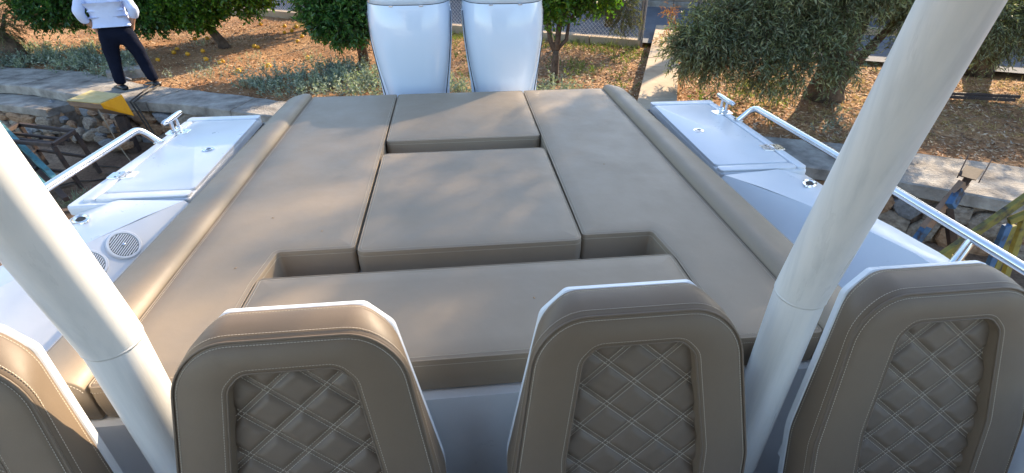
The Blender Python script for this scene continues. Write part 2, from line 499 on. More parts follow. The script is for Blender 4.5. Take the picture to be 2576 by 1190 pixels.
def skin_obj(name, nodes, edges, mat, parent, levels=2):
    keys = list(nodes); ix = {k: i for i, k in enumerate(keys)}
    me = bpy.data.meshes.new(name)
    me.from_pydata([nodes[k][0] for k in keys], [(ix[a], ix[b]) for a, b in edges], [])
    o = link(name, me, mat, parent)
    o.modifiers.new('skin', 'SKIN')
    sk = me.skin_vertices[0].data
    for i, k in enumerate(keys):
        r = nodes[k][1]
        sk[i].radius = (r, r) if not isinstance(r, tuple) else r
        sk[i].use_root = (i == 0)
    o.modifiers['skin'].use_smooth_shade = True
    s = o.modifiers.new('sub', 'SUBSURF'); s.levels = levels; s.render_levels = levels
    return o

CX = 0.012           # boat centreline

# ================================================================ THE SETTING
def wall_pt(pl, s):
    for i in range(len(pl) - 1):
        a, b = Vector(pl[i]), Vector(pl[i + 1]); L = (b - a).length
        if s <= L or i == len(pl) - 2:
            return a.lerp(b, s / L), (b - a).normalized()
        s -= L
WF = [(-14, 11.0), (-6.95, 9.12), (-5.45, 8.28), (-4.05, 7.9), (-2.53, 7.2), (1.0, 6.05), (4.0, 4.85), (5.38, 3.90), (8.2, 1.8), (13, -2.0)]
WB = [(-14, 12.0), (-6.6, 9.95), (-5.1, 8.95), (-3.8, 8.42), (-2.45, 7.78), (1.3, 6.68), (4.5, 5.55), (6.2, 4.60), (9.0, 2.5), (13.6, -1.3)]
# garden ground : a displaced grid from the wall back to the fence, then flat to the horizon
def fract(x, y):
    return noise.fractal(Vector((x * .55, y * .55, 3.1)), 0.8, 2.1, 4) * .045 + noise.fractal(Vector((x * 3.2, y * 3.2, 1.7)), 0.9, 2.0, 3) * .014
gv = []; gf = []
xs = np.concatenate([[-160, -60, -25], np.arange(-14, 13.01, .09), [25, 60, 160]])
ts = np.concatenate([np.linspace(0, 1, 96), [1.6, 3.2, 9, 28]])
wbx = [p[0] for p in WB]; wby = [p[1] for p in WB]
for x in xs:
    y0 = float(np.interp(x, wbx, wby)) - 0.22
    for t in ts:
        y = y0 + t * (20 - y0)
        h = -0.035 + (fract(x, y) if t <= 1 else 0)
        if x > -4.6 and x < 13:                       # slight bank under the citrus
            pass
        gv.append((x, y, h))
nt_ = len(ts)
for i in range(len(xs) - 1):
    for j in range(nt_ - 1):
        a = i * nt_ + j
        gf.append((a, a + nt_, a + nt_ + 1, a + 1))
npmesh('garden_ground', gv, gf, 'soil', kind='structure', smooth=True)
# yard in front of / below the wall
yv = []; yf = []
yx = np.concatenate([[-160, -40], np.arange(-14, 14.01, .14), [40, 160]]); yy = np.concatenate([[-160, -40, -12], np.arange(-6, 11.01, .14), [11.6]])
for x in yx:
    lim = float(np.interp(x, [p[0] for p in WF], [p[1] for p in WF])) + .25
    for y in yy:
        y2 = min(y, lim)
        yv.append((x, y2, -0.65 + (noise.fractal(Vector((x * 1.3, y2 * 1.3, 9.0)), .9, 2.0, 4) * .03)))
n2 = len(yy)
for i in range(len(yx) - 1):
    for j in range(n2 - 1):
        a = i * n2 + j
        yf.append((a, a + n2, a + n2 + 1, a + 1))
npmesh('yard_ground', yv, yf, 'yard', kind='structure', smooth=True)
# road behind the fence
fd = Vector((8.74, -4.69, 0)).normalized(); fn = Vector((-fd.y, fd.x, 0))
F0 = Vector((-14, 20.55, 0)); 
def rd(a, b, z): return F0 + fd * a + fn * b + Vector((0, 0, z))
g = G(); g.add([rd(-120, .12, .05), rd(140, .12, .05), rd(140, 5.2, .05), rd(-120, 5.2, .05)], [(0, 1, 2, 3)])
g.build('road', 'asphalt', kind='structure')
# low plastered wall along the far side of the road
g = G(); g.add([rd(a, b, z) for a in (-60, 80) for b in (5.4, 5.7) for z in (-.1, 2.6)], [(0, 1, 3, 2), (4, 6, 7, 5), (0, 4, 5, 1), (2, 3, 7, 6), (1, 5, 7, 3), (0, 2, 6, 4)])
tag(g.build('boundary_wall', 'plaster'), 'tan plastered wall along the far side of the road behind the fence', 'wall')
g = G()
for a in range(-60, 80, 3):
    g.box(rd(a + 1.49, 5.25, .12), (2.96, .22, .16), Matrix.Rotation(math.atan2(fd.y, fd.x), 3, 'Z'))
tag(g.build('far_kerb', 'concrete', bevel=.01), kind='structure')

# ---------------------------------------------------------------- stone retaining wall
wall = empty('retaining_wall', 'rubble stone retaining wall with concrete coping slabs between yard and orchard', 'wall', (0, 0, 0))
g = G(); n = len(WF)
ring = []
for i in range(n):
    f = Vector((*WF[i], 0)); b = Vector((*WB[i], 0)); d = (b - f).normalized()
    ring.append([f + d * .05 + Vector((0, 0, -.75)), f + d * .05 + Vector((0, 0, -.14)), b - d * .03 + Vector((0, 0, -.14)), b - d * .03 + Vector((0, 0, -.75))])
g.loft(ring)
g.build('wall_core', 'mortar', wall)
LT = sum((Vector(WF[i + 1]) - Vector(WF[i])).length for i in range(n - 1))
def wall_at(s):
    acc = 0
    for i in range(n - 1):
        a, b = Vector(WF[i]), Vector(WF[i + 1]); L = (b - a).length
        if s <= acc + L or i == n - 2:
            t = (s - acc) / L
            return a.lerp(b, t), Vector(WB[i]).lerp(Vector(WB[i + 1]), t), (b - a).normalized()
        acc += L
s = 0.3; k = 0
RB = random.Random(11)
while s < LT - .3:
    ln = RB.uniform(.95, 1.5) if s < 13 else RB.uniform(2.2, 3.2)
    e = min(s + ln, LT - .05)
    rr = []
    m = 7
    z1 = .012 + RB.uniform(-.012, .012)
    for j in range(m):
        q = s + .003 + (e - s - .006) * j / (m - 1)
        f, b, d = wall_at(q)
        nrm = (b - f).normalized()
        f = f - nrm * (.05 + RB.uniform(-.008, .012)); b = b + nrm * RB.uniform(-.02, .02)
        rr.append([Vector((*f, -.13 + RB.uniform(-.01, .006))), Vector((*(f), z1 - .012)), Vector((*(f + nrm * .02), z1)), Vector((*(b - nrm * .02), z1 + RB.uniform(-.004, .004))), Vector((*b, z1 - .02)), Vector((*b, -.13))])
    g = G(); g.loft(rr)
    g.build('coping_slab', 'concrete', wall)
    s = e; k += 1
# loose irregular stones of the visible faces
def stone_mesh(seed):
    r_ = random.Random(seed); g = G(); m = r_.choice([6, 7, 8])
    a0 = r_.random() * 6
    outer = []
    for i in range(m):
        a = a0 + 2 * math.pi * i / m + r_.uniform(-.2, .2)
        q = .5 * (1 / max(abs(math.cos(a)), abs(math.sin(a)))) ** .55 * r_.uniform(.85, 1.08)
        outer.append((math.cos(a) * q, math.sin(a) * q))
    rings = []
    for sc, y in ((1.0, .06), (1.0, -.02), (.92, -.055), (.55, -.078 - r_.random() * .02)):
        rings.append([(x * sc + r_.uniform(-.02, .02), y + r_.uniform(-.008, .008), z * sc + r_.uniform(-.02, .02)) for x, z in outer])
    g.loft(rings)
    me = bpy.data.meshes.new('stone'); me.from_pydata(g.v, [], g.f)
    bm = bmesh.new(); bm.from_mesh(me); bmesh.ops.recalc_face_normals(bm, faces=bm.faces); bm.to_mesh(me); bm.free()
    return me
SM = []
for i in range(9):
    me = stone_mesh(100 + i); me.materials.append(MT[['stone_a', 'stone_b', 'stone_c'][[0, 1, 0, 2, 1, 0, 1, 2, 0][i]]]); SM.append(me)
def face_stones(s0, s1, zt, zb, wmin, wmax, hmin, hmax):
    z = zt
    while z > zb + .05:
        h = RB.uniform(hmin, hmax); s = s0 + RB.uniform(0, .15)
        while s < s1:
            wd = RB.uniform(wmin, wmax)
            f, b, d = wall_at(s + wd / 2)
            o = bpy.data.objects.new('stone', RB.choice(SM)); COL.objects.link(o); o.parent = wall
            o.location = (f.x, f.y, z - h / 2 + RB.uniform(-.02, .02))
            o.rotation_euler = (RB.uniform(-.08, .08), RB.uniform(-.28, .28), math.atan2(d.y, d.x))
            o.scale = (wd * 1.04, .45 + RB.random() * .35, h * 1.1)
            s += wd * .93
        z -= h * .9
face_stones(6.4, 12.6, -.15, -.66, .22, .50, .13, .24)
face_stones(19.0, 23.2, -.15, -.66, .26, .62, .14, .30)

# lower wall with its own slab, further left and lower
lw = empty('low_side_wall', 'lower grey concrete slab on rubble, left of the yellow hood and below the main coping', 'wall', (0, 0, 0))
g = G()
A_ = [(-7.72, 9.32 - .75), (-6.72, 8.42), (-7.05, 9.0), (-8.2, 9.35)]
A_ = [(-8.9, 9.35), (-6.30, 8.28), (-5.98, 8.72), (-8.6, 9.95)]
g.loft([[(x, y, z) for x, y in A_] for z in (-.26, -.15, -.145)])
g.build('coping_slab', 'concrete', lw, bevel=.012)
g = G(); g.loft([[(x * .999, y + .03, z) for x, y in A_] for z in (-.7, -.262)])
g.build('wall_core', 'mortar', lw)
for i in range(26):
    t = (i % 9 + .5) / 9 + RB.uniform(-.02, .02); z = -.34 - .13 * (i // 9)
    o = bpy.data.objects.new('stone', RB.choice(SM)); COL.objects.link(o); o.parent = lw
    p = Vector(A_[0]).lerp(Vector(A_[1]), t)
    o.location = (p.x, p.y, z); o.rotation_euler = (0, RB.uniform(-.3, .3), math.atan2(-1.07, 2.6)); o.scale = (RB.uniform(.3, .42), .5, RB.uniform(.13, .2))
# rubble between the slab and the main wall
for i in range(46):
    o = bpy.data.objects.new('stone', RB.choice(SM)); COL.objects.link(o); o.parent = wall
    t = RB.random()
    p = Vector((-6.9, 9.0)).lerp(Vector((-4.9, 7.98)), t)
    q = RB.random()
    o.location = (p.x - .05 - .25 * q * (1 - t), p.y - .05 - .35 * q, -.18 - .42 * q)
    o.rotation_euler = (RB.uniform(-1.2, .2), RB.uniform(-.6, .6), RB.uniform(-1, .4)); k = RB.uniform(.08, .19)
    o.scale = (k * 1.9, .5, k)

# narrow concrete plinth running back beside the olive
pl = empty('concrete_plinth', 'long narrow tan concrete wall top running from the stern back to the fence post', 'low wall')
pd = Vector((.373, .928, 0)).normalized(); pn = Vector((pd.y, -pd.x, 0)); P0 = Vector((1.95, 5.5, 0))
s = 0
for ln in (.75, .80, 1.75, .62, .95, 1.25, .55, .5):
    g = G()
    a = P0 + pd * (s + .006); b = P0 + pd * (s + ln - .006)
    wd = .53
    g.add([a + Vector((0, 0, -.1)), a + pn * wd + Vector((0, 0, -.1)), b + pn * wd + Vector((0, 0, -.1)), b + Vector((0, 0, -.1)),
           a + Vector((0, 0, .2)), a + pn * wd + Vector((0, 0, .2)), b + pn * wd + Vector((0, 0, .2)), b + Vector((0, 0, .2))],
          [(0, 3, 2, 1), (4, 5, 6, 7), (0, 1, 5, 4), (1, 2, 6, 5), (2, 3, 7, 6), (3, 0, 4, 7)])
    g.build('concrete_section', 'path', pl, bevel=.008)
    s += ln

# chain-link fence
fe = empty('chain_link_fence', 'sagging galvanised chain-link fence on a low concrete kerb beside the road', 'fence')
E0 = 0.0; E1 = 20.3; HF = 1.7
tw = []
def fp(a, z): return F0 + fd * a + Vector((0, 0, z))
A = []; B = []
pit = .085
k = -HF
while k < E1:
    a0, z0, a1, z1 = k, .12, k + HF, .12 + HF
    if a0 < E0: z0 += E0 - a0; a0 = E0
    if a1 > E1: z1 -= a1 - E1; a1 = E1
    if a1 > a0:
        A.append(fp(a0, z0)); B.append(fp(a1, z1))
        A.append(fp(E1 - (a0 - E0), z0) + fn * .006); B.append(fp(E1 - (a1 - E0), z1) + fn * .006)
    k += pit
V, Fq = sticks(np.array(A), np.array(B), .0042)
h_ = len(V)
# constant radius : reuse both ends thick
V2, Fq2 = sticks(np.array(B), np.array(A), .0042)
npmesh('wire_mesh', np.concatenate([V, V2]), np.concatenate([Fq, Fq2 + h_]), 'wire', fe, kind='stuff')
for a in np.arange(.3, E1 + .2, 2.85):
    g = G(); g.tube([fp(a, -.1) - fn * .03, fp(a, 1.85) - fn * .03], .027, 10); g.build('fence_post', 'galv', fe, smooth=True)
g = G(); g.tube([fp(20.3, -.1) - fn * .0, fp(20.3, 1.9)], .03, 10); g.build('fence_post', 'galv', fe, smooth=True)
a = 0
while a < E1:
    ln = min(2.4, E1 - a)
    g = G(); g.box(fp(a + ln / 2, .02) , (ln - .012, .17, .22), Matrix.Rotation(math.atan2(fd.y, fd.x), 3, 'Z')); g.build('kerb_block', 'path', fe, bevel=.012)
    a += ln
# kerb of the right-hand garden
kb = empty('garden_kerb', 'pale concrete kerb behind the big olive tree', 'kerb')
KP = [(4.9, 12.0), (7.0, 12.3), (9.2, 11.4), (13, 10.2), (18, 8.8)]
for i in range(len(KP) - 1):
    a, b = Vector((*KP[i], .06)), Vector((*KP[i + 1], .06)); nn = 2
    for j in range(nn):
        g = G(); g.bar(a.lerp(b, j / nn) + (b - a).normalized() * .01, a.lerp(b, (j + 1) / nn), .22, .26); g.build('kerb_block', 'path', kb, bevel=.012)
# ================================================================ THE BOAT
boat = empty('motor_boat', 'white motor boat on timber blocks with twin outboards, taupe helm seats and steel side rails', 'boat', (0, 0, -.65))
def bx(v): return Vector(v)
def bld(g, name, mat, parent=None, **k):
    """build in world coordinates, parented to the boat (whose base lies at z=-0.65)"""
    o = g.build(name, mat, parent, **k)
    if parent is None:
        o.parent = boat; o.location = (0, 0, .65)
    return o
BZ = 1.25
TOPIN = [(1.335, 2.27), (1.45, 2.12), (1.57, 1.93), (1.69, 1.70), (1.765, 1.50), (1.785, 1.30), (1.79, .6), (1.78, -1.5), (1.2, -5.2), (.2, -7.2)]
TOPOUT = [(1.835, 2.33), (1.86, 2.12), (1.885, 1.93), (1.91, 1.70), (1.925, 1.50), (1.93, 1.30), (1.93, .6), (1.90, -1.5), (1.36, -5.35), (.25, -7.5)]
ZO = [1.185] * 10
# hull
rings = []
for (x, y), zt in [((1.79, 3.50), 1.19), ((1.80, 3.0), 1.19), ((1.81, 2.33), 1.18)] + [(p, 1.18) for p in TOPOUT[1:]]:
    k = max(0, (-y - 1) / 6.5)
    kz = -.42 + k * k * 1.2
    x *= .995
    rings.append([Vector((CX + sx * xx, y, zz)) for sx, xx, zz in [(-1, x, zt), (-1, x * .99, .7 + .3 * k), (-1, x * .93, .12 + .5 * k), (-1, x * .62, -.16 + .8 * k), (0, 0, kz), (1, x * .62, -.16 + .8 * k), (1, x * .93, .12 + .5 * k), (1, x * .99, .7 + .3 * k), (1, x, zt)]])
g = G(); g.loft(rings, False, True, closed=False)
g.add(rings[0], [tuple(range(9))])
h = bld(g, 'hull', 'gel', smooth=True)
# decks
for sx in (-1, 1):
    X = lambda x: CX + sx * x
    g = G()
    n = len(TOPIN)
    v = []
    for i in range(n):
        a, b = TOPIN[i], TOPOUT[i]
        a_, b_2 = Vector((X(a[0]), a[1], BZ)), Vector((X(b[0]), b[1], BZ))
        v += [tuple(a_), tuple(a_.lerp(b_2, .62)), (X(b[0] - .015), b[1], ZO[i] + .020), (X(b[0]), b[1], ZO[i] + .004), (X(b[0]), b[1], ZO[i] - .10)]
    f = []
    for i in range(n - 1):
        for j in range(4):
            f.append((5 * i + j, 5 * i + j + 1, 5 * i + j + 6, 5 * i + j + 5))
    g.add(v, f)
    bld(g, 'side_deck', 'gel', smooth=True)
    # coaming face, flaring from the deck edge down to the sunpad, then down to the sole
    T6 = [(1.335, 2.27), (1.40, 2.18), (1.57, 1.93), (1.69, 1.70), (1.765, 1.50), (1.785, 1.30)]
    BOT = [(x - .42, y, BZ - .42) for x, y in T6]
    g = G(); v = []
    for (x, y), q in zip(T6, BOT):
        t = Vector((X(x), y, BZ)); b = Vector((X(q[0]), q[1], q[2]))
        v += [t, t + Vector((-sx * .008, 0, -.008)), b, Vector((X(q[0]), q[1], .43))]
    g.add(v, [(4 * i + j, 4 * i + 4 + j, 4 * i + 5 + j, 4 * i + 1 + j) for i in range(5) for j in range(3)])
    co_ = bld(g, 'coaming_panel', 'gel', smooth=True)
    # cockpit side forward of the coaming
    g = G(); v = []
    for (x, y) in TOPIN[5:]:
        v += [(X(x), y, BZ), (X(x * .96), y, 1.0), (X(x * .90), y, .43)]
    g.add(v, [(3 * i + j, 3 * i + 3 + j, 3 * i + 4 + j, 3 * i + 1 + j) for i in range(4) for j in range(2)])
    g.add([(X(1.79), 1.30, BZ), (X(1.365), 1.3, .83), (X(1.365), 1.3, .43), (X(1.61), 1.3, .43)], [(0, 1, 2, 3)])
    bld(g, 'cockpit_side', 'gel')
    # aft platform with recessed hatch lid
    g = G()
    pts = [(1.335, 2.31), (1.825, 2.31), (1.80, 3.48), (1.345, 3.48)]
    if sx < 0: pts = [(-x - (.055 if y < 2.5 and x > 1.6 else 0), y - (.03 if x > 1.6 and y < 2.5 else 0)) for x, y in pts][::-1]
    pts = [(CX + x, y) for x, y in pts]
    P_ = lambda d, z: [(p.x, p.y, z) for p in rpoly(pts, .025, d, 4)]
    g.loft([P_(.002, 1.192), P_(0, 1.225), P_(.002, 1.233), P_(.008, 1.238)])
    bld(g, 'hatch_platform', 'gel', smooth=True)
    def slab(p4, name, z0, z1, r=.02):
        if sx < 0: p4 = [(-x, y) for x, y in p4][::-1]
        p4 = [(CX + x, y) for x, y in p4]
        Q = lambda d, z: [(p.x, p.y, z) for p in rpoly(p4, r, d, 4)]
        g = G(); g.loft([Q(0, z0), Q(0, z1 - .006), Q(.0018, z1 - .0018), Q(.006, z1)])
        return bld(g, name, 'gel', smooth=True)
    lid = slab([(1.338, 2.395), (1.757, 2.395), (1.737, 3.395), (1.345, 3.395)], 'hatch_lid', 1.236, 1.252)
    slab([(1.345, 3.407), (1.80, 3.407), (1.797, 3.48), (1.345, 3.48)], 'hatch_border', 1.236, 1.252)
    slab([(1.769, 2.32), (1.822, 2.32), (1.80, 3.403), (1.749, 3.403)], 'hatch_border', 1.236, 1.252)
    slab([(1.338, 2.32), (1.765, 2.32), (1.764, 2.383), (1.338, 2.383)], 'hatch_border', 1.236, 1.252)
    # black drip channel between platform and sunpad base
    g = G(); g.box((X(1.27), 2.90, 1.04), (.14, 1.24, .02)); g.box((X(1.348), 2.90, 1.12), (.012, 1.17, .14))
    bld(g, 'drip_channel', 'black')
    # hinges
    for hy in (2.585, 3.20):
        hx = 1.766 - (hy - 2.585) * .018
        g = G()
        for q in (-1, 1):
            pts = [(-.056, -.034), (-.005, -.046), (-.005, .046), (-.056, .034)]
            pts = [(x * (1 if q < 0 else -1), y) for x, y in pts]
            if q > 0: pts = pts[::-1]
            Q = lambda d, z: [(X(hx) + p.x * 1.15, hy + p.y, z) for p in rpoly(pts, .006, d, 2)]
            g.loft([Q(0, 1.2515), Q(0, 1.2550), Q(.001, 1.2562)])
        hg = bld(g, 'hinge', 'steel', smooth=True)
        g = G(); g.tube([(X(hx), hy - .022, 1.257), (X(hx), hy + .022, 1.257)], .0055, 8)
        g.build('hinge_barrel', 'steel', hg, smooth=True)
        g = G()
        for a in (-.026, .026):
            for b in (-.022, .022): g.tube([(X(hx) + a, hy + b, 1.2562), (X(hx) + a, hy + b, 1.2575)], .0045, 8)
        g.build('screw_head', 'seam', hg, smooth=True, kind='stuff')
    # flush ring latch
    lx, ly = X(1.458), 2.89
    g = G()
    circ = lambda c, r, z, n=24: [(c[0] + r * math.cos(t), c[1] + r * math.sin(t), z) for t in [2 * math.pi * i / n for i in range(n)]]
    c = (lx, ly)
    g.loft([circ(c, .034, 1.2522), circ(c, .034, 1.2545), circ(c, .030, 1.2562), circ(c, .024, 1.2545), circ(c, .022, 1.2535)])
    la = bld(g, 'ring_latch', 'steel', smooth=True)
    g = G(); g.loft([circ((lx + .004, ly), .012, 1.2540), circ((lx + .004, ly), .012, 1.2548)]); g.build('latch_hole', 'black', la)
    g = G(); g.tube([(lx + .018 * math.cos(t), ly + .018 * math.sin(t), 1.2570) for t in [2 * math.pi * i / 20 for i in range(20)]], .0028, 6, closed=True); g.build('pull_ring', 'steel', la, smooth=True)
    # rod holder flange
    rx, ry = X(1.72), 2.14
    zr = BZ - .006
    ell = lambda a, b, z, n=28: [(rx + (a * math.cos(t)) * .8 + sx * b * math.sin(t) * .55, ry + b * math.sin(t) * .85 - sx * 0 * a, z - sx * 0 - ((a * math.cos(t) * .8 * sx + b * math.sin(t) * .55) * .17)) for t in [2 * math.pi * i / n for i in range(n)]]
    g = G(); g.loft([ell(.052, .062, zr), ell(.051, .060, zr + .006), ell(.042, .050, zr + .010), ell(.030, .038, zr + .006), ell(.027, .034, zr + .002)], True, False)
    rh = bld(g, 'rod_holder', 'steel', smooth=True)
    g = G(); g.add(ell(.029, .036, zr + .0035), [tuple(range(28))]); g.build('holder_opening', 'black', rh)
    # cleat
    cy = 3.245; cx = 1.785
    g = G()
    g.tube([(X(cx + .006), cy - .115, 1.325), (X(cx + .004), cy - .10, 1.330), (X(cx), cy - .05, 1.327), (X(cx), cy + .05, 1.327), (X(cx - .004), cy + .10, 1.330), (X(cx - .006), cy + .115, 1.325)], [.009, .014, .0165, .0165, .014, .009], 10)
    cl = bld(g, 'mooring_cleat', 'steel', smooth=True)
    for q in (-.036, .036):
        g = G(); g.tube([(X(cx), cy + q, 1.249), (X(cx), cy + q, 1.259), (X(cx), cy + q * .97, 1.266), (X(cx), cy + q * .9, 1.322)], [.020, .019, .011, .0105], 12); g.build('cleat_leg', 'steel', cl, smooth=True)
    # side rail
    def arcpath(P, r=.07, k=6):
        P = [Vector(p) for p in P]; out = [P[0]]
        for i in range(1, len(P) - 1):
            a = (P[i - 1] - P[i]).normalized(); b = (P[i + 1] - P[i]).normalized()
            ang = a.angle(b); tl = min(r / math.tan(ang / 2), (P[i - 1] - P[i]).length * .45, (P[i + 1] - P[i]).length * .45)
            s0, s1 = P[i] + a * tl, P[i] + b * tl
            for j in range(k + 1):
                t = j / k
                out.append(s0 * (1 - t) ** 2 + P[i] * 2 * t * (1 - t) + s1 * t * t)
        return out + [P[-1]]
    g = G()
    RP = [(X(1.795), 3.045, 1.25), (X(1.865), 3.02, 1.345), (X(1.89), 2.3, 1.35), (X(1.905), 1.3, 1.355), (X(1.915), 0, 1.36), (X(1.87), -1.6, 1.37), (X(1.36), -5.3, 1.40)]
    g.tube(arcpath(RP, .09), .0195, 14)
    ra = bld(g, 'side_rail', 'steel', smooth=True)
    g = G(); g.tube([(X(1.795), 3.045, 1.250), (X(1.796), 3.045, 1.2555)], .032, 16); g.build('rail_flange', 'steel', ra, smooth=True)
    for py_ in (1.42, -.2, -1.8):
        g = G()
        xo = 1.855 if py_ > -1 else 1.80
        xt = 1.902 if py_ > -1 else 1.85
        zf = 1.206
        g.tube([(X(xo), py_, zf), (X(xo), py_, zf + .008), (X(xo + .003), py_ + .004, zf + .022), (X(xt), py_ + .02, 1.35)], [.034, .032, .018, .0175], 14)
        g.build('rail_post', 'steel', ra, smooth=True)

# speakers set in the port coaming (left in view) and starboard coaming
def coam(sx, i, t):
    T6 = [(1.335, 2.27), (1.40, 2.18), (1.57, 1.93), (1.69, 1.70), (1.765, 1.50), (1.785, 1.30)]
    BOT = [(x - .42, y, BZ - .42) for x, y in T6]
    k = int(i); q = i - k
    a = Vector((*T6[k], BZ)).lerp(Vector((*T6[k + 1], BZ)), q); b = Vector(BOT[k]).lerp(Vector(BOT[k + 1]), q)
    p = a.lerp(b, t); p.x = CX + sx * p.x
    return p
for sx in (-1,):
    for (i, t) in ((1.79, .13), (2.33, .142)):
        p = coam(sx, i, t)
        e1 = (coam(sx, i + .25, t) - coam(sx, i - .25, t)).normalized(); e2 = (coam(sx, i, t + .2) - coam(sx, i, t - .2)).normalized()
        nn = e1.cross(e2).normalized()
        if nn.z < 0: nn = -nn
        e2 = nn.cross(e1)
        m = Matrix((e1, e2, nn)).transposed()
        W = lambda x, y, z: p + m @ Vector((x, y, z))
        cc = lambda r, z, n=36: [W(r * .78 * math.cos(a), r * .78 * math.sin(a), z) for a in [2 * math.pi * j / n for j in range(n)]]
        g = G(); g.loft([cc(.083, -.004), cc(.083, .007), cc(.078, .012), cc(.068, .012), cc(.064, .004)], True, False)
        sp = bld(g, 'speaker', 'gel', smooth=True)
        g = G(); g.add(cc(.066, .0045), [tuple(range(36))]); g.build('speaker_cone', 'seam', sp)
        ga = rad(28)
        for j in range(-6, 7):
            o_ = j * .0075; hl = math.sqrt(max(.0001, .0495 ** 2 - o_ ** 2))
            g = G()
            a = W(-hl * math.cos(ga) - o_ * math.sin(ga), -hl * math.sin(ga) + o_ * math.cos(ga), .0085); b = W(hl * math.cos(ga) - o_ * math.sin(ga), hl * math.sin(ga) + o_ * math.cos(ga), .0085)
            g.bar(a, b, .0042, .003, nn); g.build('grille_slat', 'gel', sp)
        g = G(); g.loft([cc(.009, .008, 12), cc(.009, .013, 12), cc(.006, .0145, 12)]); g.build('grille_badge', 'steel', sp, smooth=True)

# sunpad base, transom, sole, helm bench
g = G(); Q = [(CX - 1.235, 1.045), (CX + 1.235, 1.045), (CX + 1.19, 3.66), (CX - 1.19, 3.66)]
g.loft([[(p.x, p.y, z) for p in rpoly(Q, .05)] for z in (.43, 1.165)])
bld(g, 'sunpad_base', 'gel', smooth=True)
g = G(); g.box((CX, 3.64, .78), (2.6, .20, .80)); bld(g, 'transom', 'gel', bevel=.02)
for sx in (-1, 1):
    g = G(); g.box((CX + sx * 1.05, 3.95, .62), (.7, .5, .06)); bld(g, 'swim_platform', 'gel', bevel=.02)
g = G(); g.add([(CX - 1.7, 1.4, .44), (CX + 1.7, 1.4, .44), (CX + 1.6, -4, .44), (CX - 1.6, -4, .44)], [(0, 1, 2, 3)]); bld(g, 'cockpit_sole', 'cockpit')
g = G(); g.box((CX, .45, .61), (3.1, .62, .36)); bld(g, 'helm_bench', 'gel', bevel=.03)

# hardtop posts and hardtop
for sx in (-1, 1):
    X = lambda x: CX + sx * x
    g = G()
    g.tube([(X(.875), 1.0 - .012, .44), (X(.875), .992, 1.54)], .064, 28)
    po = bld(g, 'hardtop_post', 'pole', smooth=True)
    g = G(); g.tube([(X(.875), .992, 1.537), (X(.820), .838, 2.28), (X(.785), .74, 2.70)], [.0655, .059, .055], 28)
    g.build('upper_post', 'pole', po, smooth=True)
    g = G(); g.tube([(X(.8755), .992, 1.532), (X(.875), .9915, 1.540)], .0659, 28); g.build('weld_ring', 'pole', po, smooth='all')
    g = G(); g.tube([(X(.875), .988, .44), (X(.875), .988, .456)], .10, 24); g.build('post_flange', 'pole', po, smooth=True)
g = G(); Q = [(CX - 1.15, -3.0), (CX + 1.15, -3.0), (CX + 1.35, .72), (CX - 1.35, .72)]  # roof out of view, set low and long to shade the seats
rp = lambda d, z: [(p.x, p.y, z) for p in rpoly(Q, .25, d, 6)]
g.loft([rp(.04, 2.66), rp(0, 2.69), rp(0, 2.73), rp(.05, 2.77), rp(.3, 2.80)])
bld(g, 'hardtop', 'gel', smooth=True)

g = G()  # unseen console and dark screen, added to block sky light from the seats
g.loft([[(CX + sx_ * 1.0, y, z) for sx_, y in ((-1, -1.9), (1, -1.9), (1, y1), (-1, y1))] for z, y1 in ((.44, -.75), (1.15, -.70), (1.45, -.95), (1.50, -1.6))])
hc_ = bld(g, 'added_console', 'gel', bevel=.02)
g = G(); g.loft([[(CX + q * 1.0, -1.62, 1.49), (CX + q * .93, -1.15, 2.60), (CX + q * .93, -1.17, 2.60), (CX + q * 1.0, -1.64, 1.49)] for q in (-1, 1)]); g.build('added_screen', 'tint', hc_)
g = G(); g.loft([[(CX - .8, y, z) for y, z in ((-.715, 1.18), (-.94, 1.44), (-.93, 1.45), (-.70, 1.19))], [(CX + .8, y, z) for y, z in ((-.715, 1.18), (-.94, 1.44), (-.93, 1.45), (-.70, 1.19))]]); g.build('added_dash', 'black', hc_)
